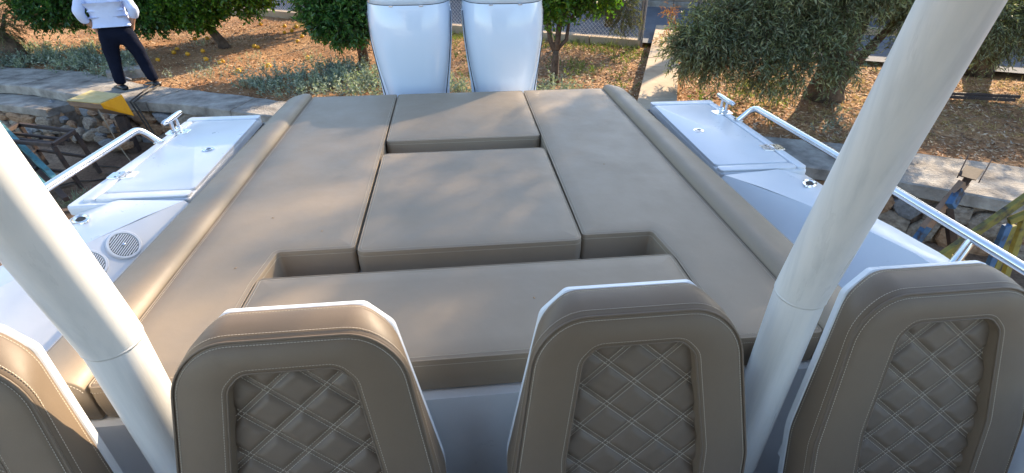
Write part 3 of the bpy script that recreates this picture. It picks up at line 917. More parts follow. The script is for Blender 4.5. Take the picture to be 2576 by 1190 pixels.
# ---- outboards
def outboard(cx):
    def ring(hw, yf, yb, z, e=3.1, n=44, tf=.0):
        c = (yf + yb) / 2; h = (yb - yf) / 2; out = []
        for i in range(n):
            t = 2 * math.pi * i / n
            ct, st = math.cos(t), math.sin(t)
            ee = e if st < 0 else 2.6
            x = hw * math.copysign(abs(ct) ** (2 / ee), ct); y = h * math.copysign(abs(st) ** (2 / ee), st)
            if st > 0: x *= 1 - .18 * st
            out.append((cx + x, c + y, z - tf * (1 + st) * 0))
        return out
    prof = [(.80, .200, 4.06, 4.55), (1.0, .222, 4.00, 4.62), (1.2, .243, 3.955, 4.68), (1.35, .275, 3.935, 4.72), (1.5, .300, 3.92, 4.76), (1.62, .313, 3.915, 4.79), (1.74, .316, 3.92, 4.81), (1.845, .309, 3.945, 4.82)]
    g = G(); g.loft([ring(h, a, b, z) for z, h, a, b in prof])
    g.loft([ring(.300, 3.955, 4.81, 1.845), ring(.300, 3.955, 4.81, 1.853)])
    ob = bld(g, 'outboard_motor', 'cowl', smooth=True)
    prof2 = [(1.850, .308, 3.947, 4.82), (1.91, .298, 3.97, 4.82), (1.98, .280, 4.015, 4.80), (2.05, .252, 4.08, 4.76), (2.11, .215, 4.16, 4.69), (2.15, .155, 4.25, 4.58), (2.165, .08, 4.33, 4.46)]
    g = G(); g.loft([ring(h, a, b, z) for z, h, a, b in prof2]); g.build('cowl_cap', 'cowl', ob, smooth='all')
    g = G(); g.loft([ring(.3070, 3.9480, 4.815, 1.8435), ring(.3070, 3.9480, 4.815, 1.8515)], False, False); g.build('cap_seam', 'seam', ob)
    for q in (-.105, .105):
        g = G(); g.box((cx + q, 3.946, 1.843), (.03, .010, .010)); g.build('cap_latch', 'steel', ob, bevel=.003)
    # lower chaps on either side with their dark shut line
    for sx in (-1, 1):
        g = G(); rr = []
        for z, xi, xo, y0 in ((.75, .17, .240, 4.10), (1.0, .18, .252, 4.07), (1.25, .215, .268, 4.07), (1.45, .25, .293, 4.08), (1.6, .275, .307, 4.10), (1.78, .290, .312, 4.16)):
            rr.append([(cx + sx * xi, y0, z), (cx + sx * xo, y0 + .045, z), (cx + sx * xo, 4.60, z), (cx + sx * xi, 4.66, z)])
        g.loft(rr); g.build('side_chap', 'cowl', ob, smooth=True, bevel=.006)
        g = G(); g.tube([(cx + sx * .210, 4.09, .95), (cx + sx * .240, 4.06, 1.2), (cx + sx * .272, 4.065, 1.40), (cx + sx * .296, 4.08, 1.58), (cx + sx * .307, 4.14, 1.78)], [.005, .0045, .004, .0035, .003], 6); g.build('shut_line', 'seam', ob)
    # leg, cavitation plate, gearcase, skeg, bracket, propeller
    g = G()
    g.loft([ring(.12, 4.14, 4.50, .82, 2.4), ring(.085, 4.18, 4.48, .3, 2.2), ring(.06, 4.20, 4.48, 0, 2.2), ring(.05, 4.20, 4.48, -.25, 2)]); g.build('engine_leg', 'cowl', ob, smooth=True)
    g = G(); g.loft([ring(.14, 4.12, 4.72, z, 2.4) for z in (.02, .035)]); g.build('cavitation_plate', 'cowl', ob, smooth=True)
    g = G(); g.tube([(cx, 4.02, -.26), (cx, 4.08, -.26), (cx, 4.2, -.26), (cx, 4.45, -.26), (cx, 4.6, -.26)], [.01, .045, .062, .06, .03], 16); g.build('gearcase', 'cowl', ob, smooth=True)
    g = G()
    for a in range(3):
        t = a * 2.094
        g.add([(cx + r * math.cos(t + o), 4.56 + o * .12, -.26 + r * math.sin(t + o)) for r, o in ((.04, -.3), (.17, -.45), (.19, .0), (.16, .4), (.04, .3))], [(0, 1, 2, 3, 4)])
    p_ = g.build('propeller', 'steel', ob); so_ = p_.modifiers.new('s', 'SOLIDIFY'); so_.thickness = .008
    g = G(); g.box((cx, 3.85, .85), (.30, .42, .42)); g.build('mount_bracket', 'galv', ob, bevel=.02)
    return ob
outboard(CX - .352); outboard(CX + .352)
g = G()
for dx in (-.22, -.12, .12, .22):
    g.tube([(CX + dx, 3.72, .95), (CX + dx, 3.85, 1.05), (CX + dx * 1.4, 4.02, .95)], .014, 8)
bld(g, 'engine_hose', 'black', smooth=True, kind='stuff')

# timber keel blocks under the hull
for i, (x, y) in enumerate([(0, 2.8), (0, .3), (0, -2.4)]):
    g = G(); g.box((CX, y, -.60), (1.5, .3, .10)); g.box((CX, y, -.475), (.9, .28, .15)); g.box((CX - .9, y, -.33), (.22, .26, .52)); g.box((CX + .9, y, -.33), (.22, .26, .52))
    tag(g.build('keel_block', 'bark', bevel=.01), ['timber block pile under the stern of the boat hull', 'timber block pile under the middle of the boat hull', 'timber block pile under the bow half of the boat hull'][i], 'timber blocks')

# ---- helm seats
def seat(cx, ry=0.0, first=None):
    TH = rad(15)
    O = Vector((cx, 1.045, 1.555))
    uS = Vector((1, 0, 0)); uT = Vector((0, -math.sin(TH), -math.cos(TH))); uN = Vector((0, -math.cos(TH), math.sin(TH)))
    W = lambda s, t, n: O + uS * s + uT * t + uN * n
    def P3(pts, n, tt=None): return [W(p.x, -p.y, n) for p in pts]
    # outlines as (s,-t), counter-clockwise : bottom-left, bottom-right, up the right side, top, down the left
    OUT = [(-.345, -.76), (.345, -.76), (.345, -.50), (.242, -.062), (.172, .0), (-.172, .0), (-.242, -.062), (-.345, -.50)]
    FRT = [(-.330, -.74), (.330, -.74), (.335, -.50), (.278, -.115), (.190, -.032), (-.190, -.032), (-.278, -.115), (-.335, -.50)]
    INS = [(-.185, -.70), (.185, -.70), (.192, -.46), (.148, -.158), (.112, -.120), (-.112, -.120), (-.148, -.158), (-.192, -.46)]
    r1 = [.05, .05, .25, .045, .03, .03, .045, .25]; r2 = [.06, .06, .2, .17, .15, .15, .17, .2]; r3 = [.05, .05, .2, .05, .045, .045, .05, .2]
    K = 5
    g = G()
    g.loft([P3(rpoly(OUT, r1, .030, K), -.030), P3(rpoly(OUT, r1, .010, K), -.024), P3(rpoly(OUT, r1, 0, K), -.014), P3(rpoly(OUT, r1, 0, K), .004), P3(rpoly(OUT, r1, .004, K), .008)])
    sh = bld(g, 'helm_seat', 'gel', smooth=True)
    # padded surround
    r1c = [.05, .05, .25, .14, .08, .08, .14, .25]
    lp = lambda t, d=0: [a.lerp(b, t) for a, b in zip(rpoly(OUT, r1c, d, K), rpoly(FRT, r2, d, K))]
    rings = [P3(lp(0, .010), .007), P3(lp(0, -.001), .011), P3(lp(.15, -.004), .03), P3(lp(.5, -.006), .06), P3(lp(.85, -.003), .085), P3(lp(1, .001), .096), P3(lp(1, .0055), .1005),
             P3(rpoly(FRT, r2, .0065, K), .0975), P3(rpoly(FRT, r2, .012, K), .1022), P3(rpoly(FRT, r2, .03, K), .1085)]
    rings += [P3([a.lerp(b, .5) for a, b in zip(rpoly(FRT, r2, .03, K), rpoly(INS, r3, -.012, K))], .1125), P3(rpoly(INS, r3, -.014, K), .112), P3(rpoly(INS, r3, -.004, K), .1095), P3(rpoly(INS, r3, .001, K), .103), P3(rpoly(INS, r3, .001, K), .05)]
    g = G(); g.loft(rings, True, False); g.build('padded_surround', 'seat_leather_shaded', sh, smooth='all')
    g = G()
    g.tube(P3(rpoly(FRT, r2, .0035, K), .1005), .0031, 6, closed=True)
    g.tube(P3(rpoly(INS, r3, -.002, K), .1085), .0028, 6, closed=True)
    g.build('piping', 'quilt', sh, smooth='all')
    # quilted inset
    C_ = rad(41); sp_ = .096
    dirs = [(math.sin(C_), math.cos(C_)), (-math.sin(C_), math.cos(C_))]
    offs = [.004, .004]
    dx = .0032
    S0, S1, T0, T1 = -.21, .21, .105, .71
    ns = int((S1 - S0) / dx); ntt = int((T1 - T0) / dx)
    ss = np.linspace(S0, S1, ns); tt = np.linspace(T0, T1, ntt)
    gs, gt = np.meshgrid(ss, tt, indexing='ij')
    Hh = np.ones_like(gs)
    for (a, b), of in zip(dirs, offs):
        u = gs * a + gt * b + of
        d = np.abs((u / sp_) - np.round(u / sp_)) * sp_
        q = np.clip((d - .0050) / .022, 0, 1); q = 1 - (1 - q) ** 2.2
        Hh *= .0 + q
        gr = np.exp(-((d - .0058) / .0014) ** 2)
        Hh -= .10 * gr
    wr = .0007 * np.sin(gs * 95 + 3 * np.sin(gt * 40)) * np.sin(gt * 70)
    Z = .074 + .0095 * Hh + wr
    pts = np.stack([gs, gt, Z], -1).reshape(-1, 3)
    Wp = np.array(O)[None] + pts[:, :1] * np.array(uS)[None] + pts[:, 1:2] * np.array(uT)[None] + pts[:, 2:3] * np.array(uN)[None]
    poly = rpoly(INS, r3, -.010, K)
    px = np.array([p.x for p in poly]); py = np.array([-p.y for p in poly])
    inside = np.zeros(len(pts), bool); j = len(px) - 1
    for i in range(len(px)):
        c = ((py[i] > pts[:, 1]) != (py[j] > pts[:, 1])) & (pts[:, 0] < (px[j] - px[i]) * (pts[:, 1] - py[i]) / (py[j] - py[i] + 1e-12) + px[i])
        inside ^= c; j = i
    I = np.arange(ns * ntt).reshape(ns, ntt)
    F4 = np.stack([I[:-1, :-1], I[:-1, 1:], I[1:, 1:], I[1:, :-1]], -1).reshape(-1, 4)
    F4 = F4[inside[F4].all(1)]
    used = np.unique(F4); mp = np.full(len(pts), -1); mp[used] = np.arange(len(used))
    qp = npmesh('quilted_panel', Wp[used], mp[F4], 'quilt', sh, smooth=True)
    # stitching : double rows both sides of the piping, double rows on the quilt
    g = G()
    for d, n_ in ((.0135, .1035), ):
        stitches(g, P3(rpoly(FRT, r2, d, K), n_), uN)
    side = P3(lp(.87, -.0045), .0865)
    cen = W(0, .35, .087)
    stitches(g, side, lambda p: (p - cen) - uN * (p - cen).dot(uN) + uN * .05 * 0)
    stitches(g, P3(rpoly(INS, r3, -.0135, K), .1115), uN)
    stitches(g, P3(lp(.09, -.0035), .021), lambda p: (p - cen) - uN * (p - cen).dot(uN))
    ins = [(p.x, p.y) for p in rpoly(INS, r3, 0, K)]
    def inpoly(x, y):
        c = False; j = len(ins) - 1
        for i in range(len(ins)):
            if (ins[i][1] > y) != (ins[j][1] > y) and x < (ins[j][0] - ins[i][0]) * (y - ins[i][1]) / (ins[j][1] - ins[i][1]) + ins[i][0]: c = not c
            j = i
        return c
    for (a, b), of in zip(dirs, offs):
        for kk in range(-6, 16):
            for e in (-.0058, .0058):
                u = kk * sp_ - of + e
                # points where s*a+t*b = u
                L_ = []
                base = Vector((u * a, u * b)); dd = Vector((-b, a))
                for q in np.arange(-.8, .8, .0078):
                    s_, t_ = base.x + dd.x * q, base.y + dd.y * q
                    if inpoly(s_, -t_) and inpoly(s_ + dd.x * .0055, -(t_ + dd.y * .0055)):
                        zz = .0755
                        p0 = W(s_, t_, zz); p1 = W(s_ + dd.x * .0056, t_ + dd.y * .0056, zz)
                        x = (p1 - p0).normalized().cross(uN) * .00095
                        g.add([p0 - x, p0 + x, p1 + x, p1 - x, p0.lerp(p1, .2) + uN * .0011, p0.lerp(p1, .8) + uN * .0011], [(0, 1, 4), (1, 2, 5, 4), (2, 3, 5), (3, 0, 4, 5)])
    g.build('stitching', 'thread', sh, kind='stuff')
    # seat squab and brackets
    g = G(); Q = [(cx - .27, .22), (cx + .27, .22), (cx + .27, .74), (cx - .27, .74)]
    rq = lambda d, z: [(p.x, p.y, z) for p in rpoly(Q, .07, d, 5)]
    g.loft([rq(0, .80), rq(-.004, .83), rq(0, .86), rq(.012, .875), rq(.05, .88)]); g.build('seat_squab', 'seat_leather_shaded', sh, smooth='all')
    for q in (-1, 1):
        g = G(); g.loft([[(cx + q * (.295 + a), .90 + b, z) for a, b in ((0, -.05), (.028, -.03), (.028, .03), (0, .05))] for z in (.90, .98, 1.02)])
        g.build('hinge_bracket', 'gel', sh, bevel=.004)
    return sh
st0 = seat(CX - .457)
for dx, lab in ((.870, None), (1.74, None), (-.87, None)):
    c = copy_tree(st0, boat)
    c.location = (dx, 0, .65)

# cushions (loose, lying on the sunpad base)
PZ = 1.30
def cushion(name, label, pts, rr=.03, th=.128, zt=PZ, re=.011, dome=.004, sw=.0013):
    pts = [(CX + x, y) for x, y in pts]
    ox = sum(p[0] for p in pts) / len(pts); oy = sum(p[1] for p in pts) / len(pts)
    r3 = lambda d, z: [(p.x - ox, p.y - oy, z - (zt - th)) for p in rpoly(pts, rr, d, 5)]
    g = G()
    rings = [r3(.004, zt - th), r3(0, zt - th + .006), r3(-.003, zt - th * .5), r3(0, zt - re - .002)]
    for a in (20, 45, 70, 90):
        d = re * (1 - math.cos(rad(a))); z = zt - re + re * math.sin(rad(a)) - .002
        rings.append(r3(d, z))
    rings += [r3(.030, zt + dome * .45), r3(.07, zt + dome), r3(.075, zt + dome)]
    g.loft(rings)
    root = g.build('sunpad_cushion', 'leather', None, smooth=True, auto=50)
    root.location = (ox, oy, zt - th)
    tag(root, label, 'cushion', None)
    g = G(); g.tube(r3(.0028, zt - .0045), .0030, 6, closed=True); g.build('piping', 'leather', root, smooth='all')
    g = G()
    stitches(g, r3(.0150, zt + .0005), (0, 0, 1), w=sw)
    # side row
    L = r3(-.0012, zt - .021)
    P = resample(L, True, .0075)
    for p, d in P:
        nrm = Vector((d.y, -d.x, 0)); x = Vector((0, 0, .0008))
        b = p + d * .0052
        g.add([p - x, p + x, b + x, b - x, p.lerp(b, .2) + nrm * .0012, p.lerp(b, .8) + nrm * .0012], [(0, 1, 4), (1, 2, 5, 4), (2, 3, 5), (3, 0, 4, 5)])
    g.build('stitching', 'thread', root, kind='stuff')
    return root
cushion('c', 'wide taupe cushion at the near edge of the sunpad, just behind the helm seats', [(-.776, 1.075), (.776, 1.075), (.762, 1.535), (-.762, 1.535)], .02, sw=.0021)
cushion('c', 'large square taupe cushion in the middle of the sunpad', [(-.440, 1.665), (.446, 1.665), (.440, 2.62), (-.440, 2.62)], .035)
cushion('c', 'taupe cushion at the far end of the sunpad right in front of the two outboards', [(-.442, 2.79), (.445, 2.79), (.448, 3.69), (-.448, 3.69)], .03)
for sx, nm in ((-1, 'left'), (1, 'right')):
    P_ = [(.452, 1.70), (.742, 1.70), (.768, 1.50), (.779, 1.068), (1.078, 1.068), (1.044, 3.69), (.455, 3.69)]
    if sx > 0: P_ = P_[::-1]
    P_ = [(sx * x, y) for x, y in P_]
    if sx > 0: P_ = P_
    # make counter-clockwise
    ar = sum(P_[i][0] * P_[(i + 1) % 7][1] - P_[(i + 1) % 7][0] * P_[i][1] for i in range(7))
    if ar < 0: P_ = P_[::-1]
    rrs = .018
    cushion('c', 'long L-shaped taupe cushion along the %s side of the sunpad, notched near corner' % nm, P_, rrs)

# bolsters along both sides
for sx, lab in ((-1, 'taupe raised bolster along the left side of the sunpad, catching the sun'), (1, 'taupe raised bolster along the right side of the sunpad, in shade')):
    prof = [(0.0, -.125), (0.0, -.010), (.03, .004), (.09, .017), (.16, .027), (.25, .033), (.36, .035), (.55, .031), (.85, .021), (.94, .016), (.985, .008), (1.0, -.006), (1.0, -.125)]
    rings = []
    for y, k in [(1.066, .93), (1.072, .985), (1.085, 1.0)] + [(1.085 + (3.60 - 1.085) * i / 12, 1.0) for i in range(1, 13)] + [(3.635, .98), (3.660, .92), (3.676, .80), (3.686, .62), (3.690, .4)]:
        xi = 1.081 + (1.047 - 1.081) * (y - 1.07) / 2.62; xo = 1.264 + (1.186 - 1.264) * (y - 1.2) / 2.45
        if y > 3.56: xo -= .085 - math.sqrt(max(0, .085 ** 2 - (min(y - 3.56, .13) * .65) ** 2))
        rings.append([(CX + sx * (xi + (xo - xi) * u), y, PZ + (z * k if z > 0 else z)) for u, z in prof])
    oy = 2.4
    g = G(); g.loft([[(x, y - oy, z - 1.175) for x, y, z in r] for r in rings])
    root = g.build('side_bolster', 'leather', None, smooth='all', loc=(0, oy, 1.175))
    tag(root, lab, 'bolster cushion')
    g = G()
    L = [Vector(r[9]) + Vector((sx * .001, -oy, -1.175 + .0015)) for r in rings]
    stitches(g, L, lambda p: Vector((sx * .8, 0, .6)), closed=False, w=.0018)
    L2 = [Vector((x, y - oy, z - 1.175)) for x, y, z in rings[1]]
    stitches(g, [q + Vector((0, -.012, 0)) for q in L2[1:11]], (0, -1, .3), closed=False)
    g.build('stitching', 'thread', root, kind='stuff')

# navy bag on the cockpit floor, port side
g = G(); Q = [(-.17, -.10), (.17, -.10), (.17, .10), (-.17, .10)]
rq = lambda d, z: [(p.x, p.y, z) for p in rpoly(Q, .03, d, 4)]
g.loft([rq(.01, 0), rq(-.006, .1), rq(0, .2), rq(.02, .225)])
bag = g.build('tool_bag', 'navy', None, smooth='all', loc=(-1.92, 1.78, .86))
bag.location = (-1.62, 1.08, .62); bag.rotation_euler = (0, 0, rad(-38))
tag(bag, 'dark navy bag with red trim and white snaps beside the left cockpit wall', 'bag')
g = G(); g.tube(rq(-.004, .215), .012, 6, closed=True); g.tube(rq(-.008, .10), .010, 6, closed=True); g.build('bag_trim', 'red', bag, smooth='all')
for q in (-.08, .07):
    g = G(); g.loft([[(q + r * math.cos(t), .02 + r * math.sin(t), z) for t in [j * math.pi / 6 for j in range(12)]] for r, z in ((.018, .224), (.018, .230), (.012, .234))]); g.build('snap_button', 'gel', bag, smooth=True)
# ================================================================ TREES
def tree(name, label, cat, base, trunk, limbs, clumps, L, W, per, tl, leaf, bark, seed, droop=0.0, twigs=True, group=None):
    rg = np.random.default_rng(seed)
    t = empty(name, label, cat, base, 0, group)
    g = G()
    g.tube([Vector(p) for p, r in trunk], [r for p, r in trunk], 12)
    for lb in limbs:
        g.tube([Vector(p) for p, r in lb], [r for p, r in lb], 8)
    # roughen
    vv = []
    for v in g.v:
        q = Vector(v); n_ = noise.noise(q * 7.0) * .022 + noise.noise(q * 19) * .008
        vv.append((v[0] + n_, v[1] + n_ * .7, v[2]))
    g.v = vv
    g.build('trunk', bark, t, smooth='all')
    V, Fq, A, B = crown(clumps, L, W, per, tl, droop, rg)
    npmesh('crown', V, Fq, leaf, t)
    if twigs:
        V, Fq = sticks(A, B, .0035)
        npmesh('twigs', V, Fq, bark, t, kind='stuff')
    return t

# citrus right of the engines : three stems from one trunk
tree('citrus_tree', 'small citrus tree with forked slim trunk just right of the right outboard', 'tree', (1.61, 8.50, 0),
     [((0, 0, -.1), .095), ((-.01, 0, .12), .072), ((-.01, .0, .38), .062), ((0, 0, .50), .058)],
     [[((0, 0, .45), .05), ((-.10, .03, .66), .04), ((-.16, 0, 1.0), .033), ((-.3, 0, 1.5), .02)],
      [((0, 0, .45), .05), ((.02, 0, .75), .045), ((.05, -.02, 1.05), .04), ((.15, 0, 1.6), .025)],
      [((.02, 0, .52), .035), ((.16, .02, .66), .028), ((.19, 0, .95), .022), ((.34, .05, 1.14), .022), ((.75, .1, 1.30), .016)],
      [((.05, 0, .95), .03), ((.2, .0, 1.15), .022), ((.5, .2, 1.7), .014)]],
     [((.0, 0, 1.30), (.42, .42, .30), 500), ((.55, .05, 1.48), (.45, .45, .30), 560), ((.1, .1, 1.9), (.75, .7, .55), 900), ((-.3, .1, 1.45), (.3, .4, .3), 260)],
     .085, .046, 7, .20, 'citrus', 'bark', 21)
# dense dark citrus left of the left engine
tree('citrus_tree', 'dense dark green citrus tree with foliage hanging low beside the left outboard', 'tree', (-1.75, 10.1, 0),
     [((0, 0, -.1), .1), ((0, 0, .6), .08), ((0, 0, 1.2), .06)], [[((0, 0, .8), .04), ((.4, 0, 1.3), .03)], [((0, 0, .8), .04), ((-.4, -.1, 1.3), .03)]],
     [((-.15, -.35, .95), (.72, .45, .48), 1500), ((.35, -.1, .95), (.5, .5, .42), 900), ((-.1, 0, 1.6), (1.05, .8, .6), 2100), ((0, 0, 2.2), (.8, .7, .45), 800), ((-.35, -.3, .72), (.35, .3, .22), 260)],
     .090, .040, 7, .17, 'citrus_dark', 'bark', 22, .15)
# bright citrus with leaning trunk
tree('citrus_tree', 'bright green citrus tree with a short leaning trunk and fallen oranges around it', 'tree', (-4.88, 11.80, 0),
     [((0, 0, -.1), .14), ((-.03, 0, .1), .10), ((-.22, .05, .36), .085), ((-.35, .1, .6), .07)],
     [[((-.2, .05, .35), .05), ((.05, .1, .7), .04), ((.5, .2, 1.1), .03)], [((-.3, .1, .5), .05), ((-.8, .1, .85), .035), ((-1.2, .1, 1.2), .02)], [((-.35, .1, .6), .05), ((-.3, .2, 1.3), .03)]],
     [((-.55, -.1, .95), (.70, .6, .48), 1200), ((.55, 0, 1.15), (.85, .6, .42), 1250), ((0, .1, 1.7), (1.4, 1.0, .7), 2100), ((1.35, .1, 1.25), (.45, .45, .28), 420), ((-.15, -.3, .70), (.4, .3, .2), 260)],
     .090, .050, 7, .20, 'citrus', 'bark', 23)
tree('citrus_tree', 'dark leafy citrus tree behind the standing man', 'tree', (-6.7, 11.8, 0),
     [((0, 0, -.1), .13), ((0, 0, .5), .1), ((0, 0, 1.2), .07)], [[((0, 0, .6), .05), ((.6, 0, 1.2), .03)], [((0, 0, .6), .05), ((-.6, 0, 1.2), .03)]],
     [((-.9, -.2, .98), (.75, .6, .50), 1400), ((.5, -.2, .90), (.85, .6, .50), 1500), ((0, 0, 1.7), (1.6, 1.0, .8), 2300)],
     .090, .045, 7, .19, 'citrus_dark', 'bark', 24)
tree('citrus_tree', 'citrus tree further back on the left, its low branches over the fence', 'tree', (-3.2, 14.0, 0),
     [((0, 0, -.1), .12), ((0, 0, .6), .09), ((0, 0, 1.2), .07)], [],
     [((.1, 0, 1.30), (.95, .8, .42), 800), ((0, 0, 1.8), (1.1, .9, .6), 900)],
     .090, .05, 7, .2, 'citrus', 'bark', 25)
# olive trees
tree('olive_tree', 'big old olive tree with thick brown trunk and drooping grey-green branches right of the boat', 'tree', (5.62, 7.28, 0),
     [((0, 0, -.15), .36), ((.0, 0, .06), .27), ((0, 0, .35), .215), ((.02, 0, .7), .205), ((.08, 0, 1.1), .19), ((.1, .1, 1.6), .16)],
     [[((.02, 0, .7), .13), ((-.5, .1, 1.3), .1), ((-1.3, .2, 1.9), .07), ((-2.2, .1, 2.1), .04)], [((.1, 0, 1.1), .11), ((.8, .2, 1.8), .08), ((1.8, .1, 2.2), .05)],
      [((.1, .1, 1.5), .12), ((-.2, -.2, 2.6), .07), ((-.4, -.3, 3.4), .03)], [((.0, .1, 1.4), .09), ((-.7, 1.0, 2.3), .05), ((-.9, 1.6, 2.9), .03)], [((.15, -.05, .25), .09), ((.33, -.08, .6), .07), ((.75, 0, 1.1), .05), ((1.3, 0, 1.7), .03)]],
     [((-1.45, -.35, 1.12), (.70, .40, .36), 1000), ((-2.10, -.1, .92), (.40, .42, .36), 620), ((-2.35, .10, .80), (.20, .22, .24), 120), ((-.75, -.35, 1.22), (.60, .42, .42), 900), ((-.15, -.45, 1.80), (.60, .40, .36), 800),
      ((.66, -.45, 1.45), (.34, .34, .34), 420), ((-1.1, .1, 1.85), (1.3, .9, .55), 1500), ((.2, 0, 2.05), (1.2, .9, .6), 1400), ((1.0, .0, 1.6), (.55, .6, .40), 500),
      ((.1, 0, 3.1), (1.5, 1.2, .8), 900),((-1.95, -0.45, 0.60), (.16, .15, .24), 80), ((-1.60, -0.65, 0.72), (.16, .15, .24), 90), ((-1.20, -0.70, 0.66), (.16, .15, .24), 90), ((-0.85, -0.70, 0.82), (.16, .15, .24), 80), ((-0.50, -0.75, 0.74), (.16, .15, .24), 80), ((0.75, -0.60, 0.85), (.16, .15, .24), 70), ((-1.40, -0.50, 0.45), (.16, .15, .24), 50), ((0.95, -0.30, 1.10), (.16, .15, .24), 70),  ((1.0, .0, 4.3), (1.55, 1.4, 1.0), 3900), ((1.5, -.6, 5.3), (1.7, 1.4, .9), 3600), ((1.1, -1.0, 6.2), (1.3, 1.1, .7), 1500), ((.3, .3, 5.2), (.9, .9, .7), 900)],
     .092, .018, 10, .26, 'olive', 'bark_olive', 31, .55)
tree('olive_tree', 'olive tree with low dark hanging branches at the right edge behind the right post', 'tree', (9.3, 8.4, 0),
     [((0, 0, -.1), .25), ((0, 0, .5), .18), ((0, 0, 1.3), .15)], [[((0, 0, .9), .1), ((-.9, -.5, 1.5), .05)]],
     [((-1.3, -1.1, 1.02), (.70, .50, .42), 900), ((-.6, -1.1, 1.05), (.7, .5, .42), 800), ((-.4, -.7, 1.5), (1.3, .9, .45), 700), ((0, 0, 2.3), (1.7, 1.5, .6), 500), ((.5, -.9, 1.05), (.6, .5, .4), 400)],
     .078, .015, 10, .24, 'olive', 'bark_olive', 32, .55)
tree('olive_tree', 'sparse pale olive tree whose thin branches hang over the fence near its end post', 'tree', (3.7, 12.9, 0),
     [((0, 0, -.1), .10), ((0, 0, .9), .08), ((-.3, 0, 1.6), .06)], [[((-.2, 0, 1.3), .04), ((-.9, -.6, 1.7), .03), ((-1.0, -1.6, 1.5), .012)], [((0, 0, 1.0), .04), ((-.3, -1.2, 1.6), .025), ((-.4, -2.3, 1.35), .01)]],
     [((-.75, -2.0, .98), (.38, .35, .36), 360), ((-.35, -2.3, .80), (.26, .3, .36), 260), ((-.9, -1.6, 1.35), (.6, .6, .25), 380), ((-.1, -1.6, 1.3), (.9, .8, .3), 420), ((0, -.2, 2.2), (1.3, 1.2, .5), 700)],
     .062, .013, 9, .2, 'olive_pale', 'bark_olive', 33, .5)
tree('olive_tree', 'grey twiggy olive tree with a dark slanting trunk at the far left edge', 'tree', (-8.7, 11.2, 0),
     [((.35, -.3, -.1), .24), ((.2, -.1, .2), .19), ((-.3, .1, .7), .16), ((-.8, .2, 1.3), .13)], [[((-.3, .1, .7), .08), ((.2, .1, 1.5), .05)], [((.1, -.1, .3), .05), ((.3, 0, .8), .02)]],
     [((-.5, 0, 1.3), (.9, .8, .5), 900), ((.2, -.1, .55), (.35, .3, .3), 260), ((-.2, 0, 2.2), (1.4, 1.3, .7), 900)],
     .065, .013, 9, .22, 'olive_pale', 'bark_olive', 34, .4)
# tall grove on the sun side, outside the frame : it throws the broken shade on the boat
tree('olive_tree', 'tall olive tree standing across the road on the right', 'tree', (9.0, 14.2, 0),
     [((0, 0, -.1), .3), ((0, 0, 4.0), .2), ((0, 0, 8.5), .1)], [[((0, 0, 6), .08), ((-1.0, -.5, 7.8), .04)], [((0, 0, 6), .08), ((1.3, .2, 9.2), .04)]],
     [((0, 0, 8.9), (1.6, 1.4, 1.1), 400), ((-1.0, -.6, 7.7), (1.2, 1.2, .6), 250), ((1.2, 0, 9.6), (1.4, 1.2, .8), 560), ((-.9, .4, 9.8), (1.0, .9, .5), 200), ((.1, .2, 7.6), (.9, .8, .5), 260)],
     .10, .022, 10, .3, 'olive', 'bark_olive', 35, .3, twigs=False)

# ================================================================ WEEDS, LITTER, FRUIT
def gz(x, y): return -0.035 + fract(x, y)
def scatter(n, x0, x1, y0, y1, cond=None, rg=rng, dens=None):
    P = np.stack([rg.uniform(x0, x1, n), rg.uniform(y0, y1, n)], 1)
    wb = np.interp(P[:, 0], wbx, wby)
    keep = P[:, 1] > wb + .02
    # not on the road
    a = (P[:, 0] - F0.x) * fn.x + (P[:, 1] - F0.y) * fn.y
    keep &= a < -.12
    # not on the plinth
    q = (P[:, 0] - P0.x) * pn.x + (P[:, 1] - P0.y) * pn.y
    keep &= ~((q > -.03) & (q < .56))
    if cond is not None: keep &= cond(P[:, 0], P[:, 1])
    if dens is not None: keep &= rg.random(n) < dens(P[:, 0], P[:, 1])
    P = P[keep]
    z = np.array([gz(float(x), float(y)) for x, y in P])
    return np.column_stack([P, z])
def flatleaves(name, P, L, W, mat, tilt=.35, lift=.004):
    n = len(P); a = rng.uniform(0, 2 * math.pi, n)
    D = np.column_stack([np.cos(a), np.sin(a), rng.normal(size=n) * tilt * .6])
    N = unit(np.column_stack([rng.normal(size=(n, 2)) * tilt, np.ones(n)]))
    side = np.cross(N, unit(D))
    Q = P.copy(); Q[:, 2] += lift + rng.random(n) * .012
    V, Fq = leafcards(Q, D, L * (.5 + rng.random((n, 1))), W * (.5 + rng.random((n, 1))), .35, rng, side)
    return npmesh(name, V, Fq, mat, kind='stuff')
flatleaves('leaf_litter', scatter(64000, 1.0, 12, 3.2, 12.5, dens=lambda x, y: .9 - .0 * x), .062, .021, 'dry')
bpy.data.objects['leaf_litter']['label'] = 'dry brown leaves covering the soil under the olives'; bpy.data.objects['leaf_litter']['category'] = 'leaf litter'
o = flatleaves('soil_debris', scatter(26000, -9, 1.6, 6.5, 15.5), .045, .018, 'dry')
tag(o, 'scattered dead leaves and crumbs on the reddish orchard soil at left', 'leaf litter')
P = scatter(5200, -9, 4, 6.3, 14.5)
cr = []; cf = []
ico = np.array([[1, 0, 0], [0, 1, 0], [-1, 0, 0], [0, -1, 0], [0, 0, 1], [0, 0, -1]], float)
for_ = np.array([[0, 1, 4], [1, 2, 4], [2, 3, 4], [3, 0, 4], [1, 0, 5], [2, 1, 5], [3, 2, 5], [0, 3, 5]])
kk = (.010 + .030 * rng.random((len(P), 1, 1)) ** 2.2) * (.7 + .6 * rng.random((len(P), 6, 1)))
ang = rng.uniform(0, 6.28, len(P)); ca, sa = np.cos(ang)[:, None], np.sin(ang)[:, None]
Vc = ico[None] * kk
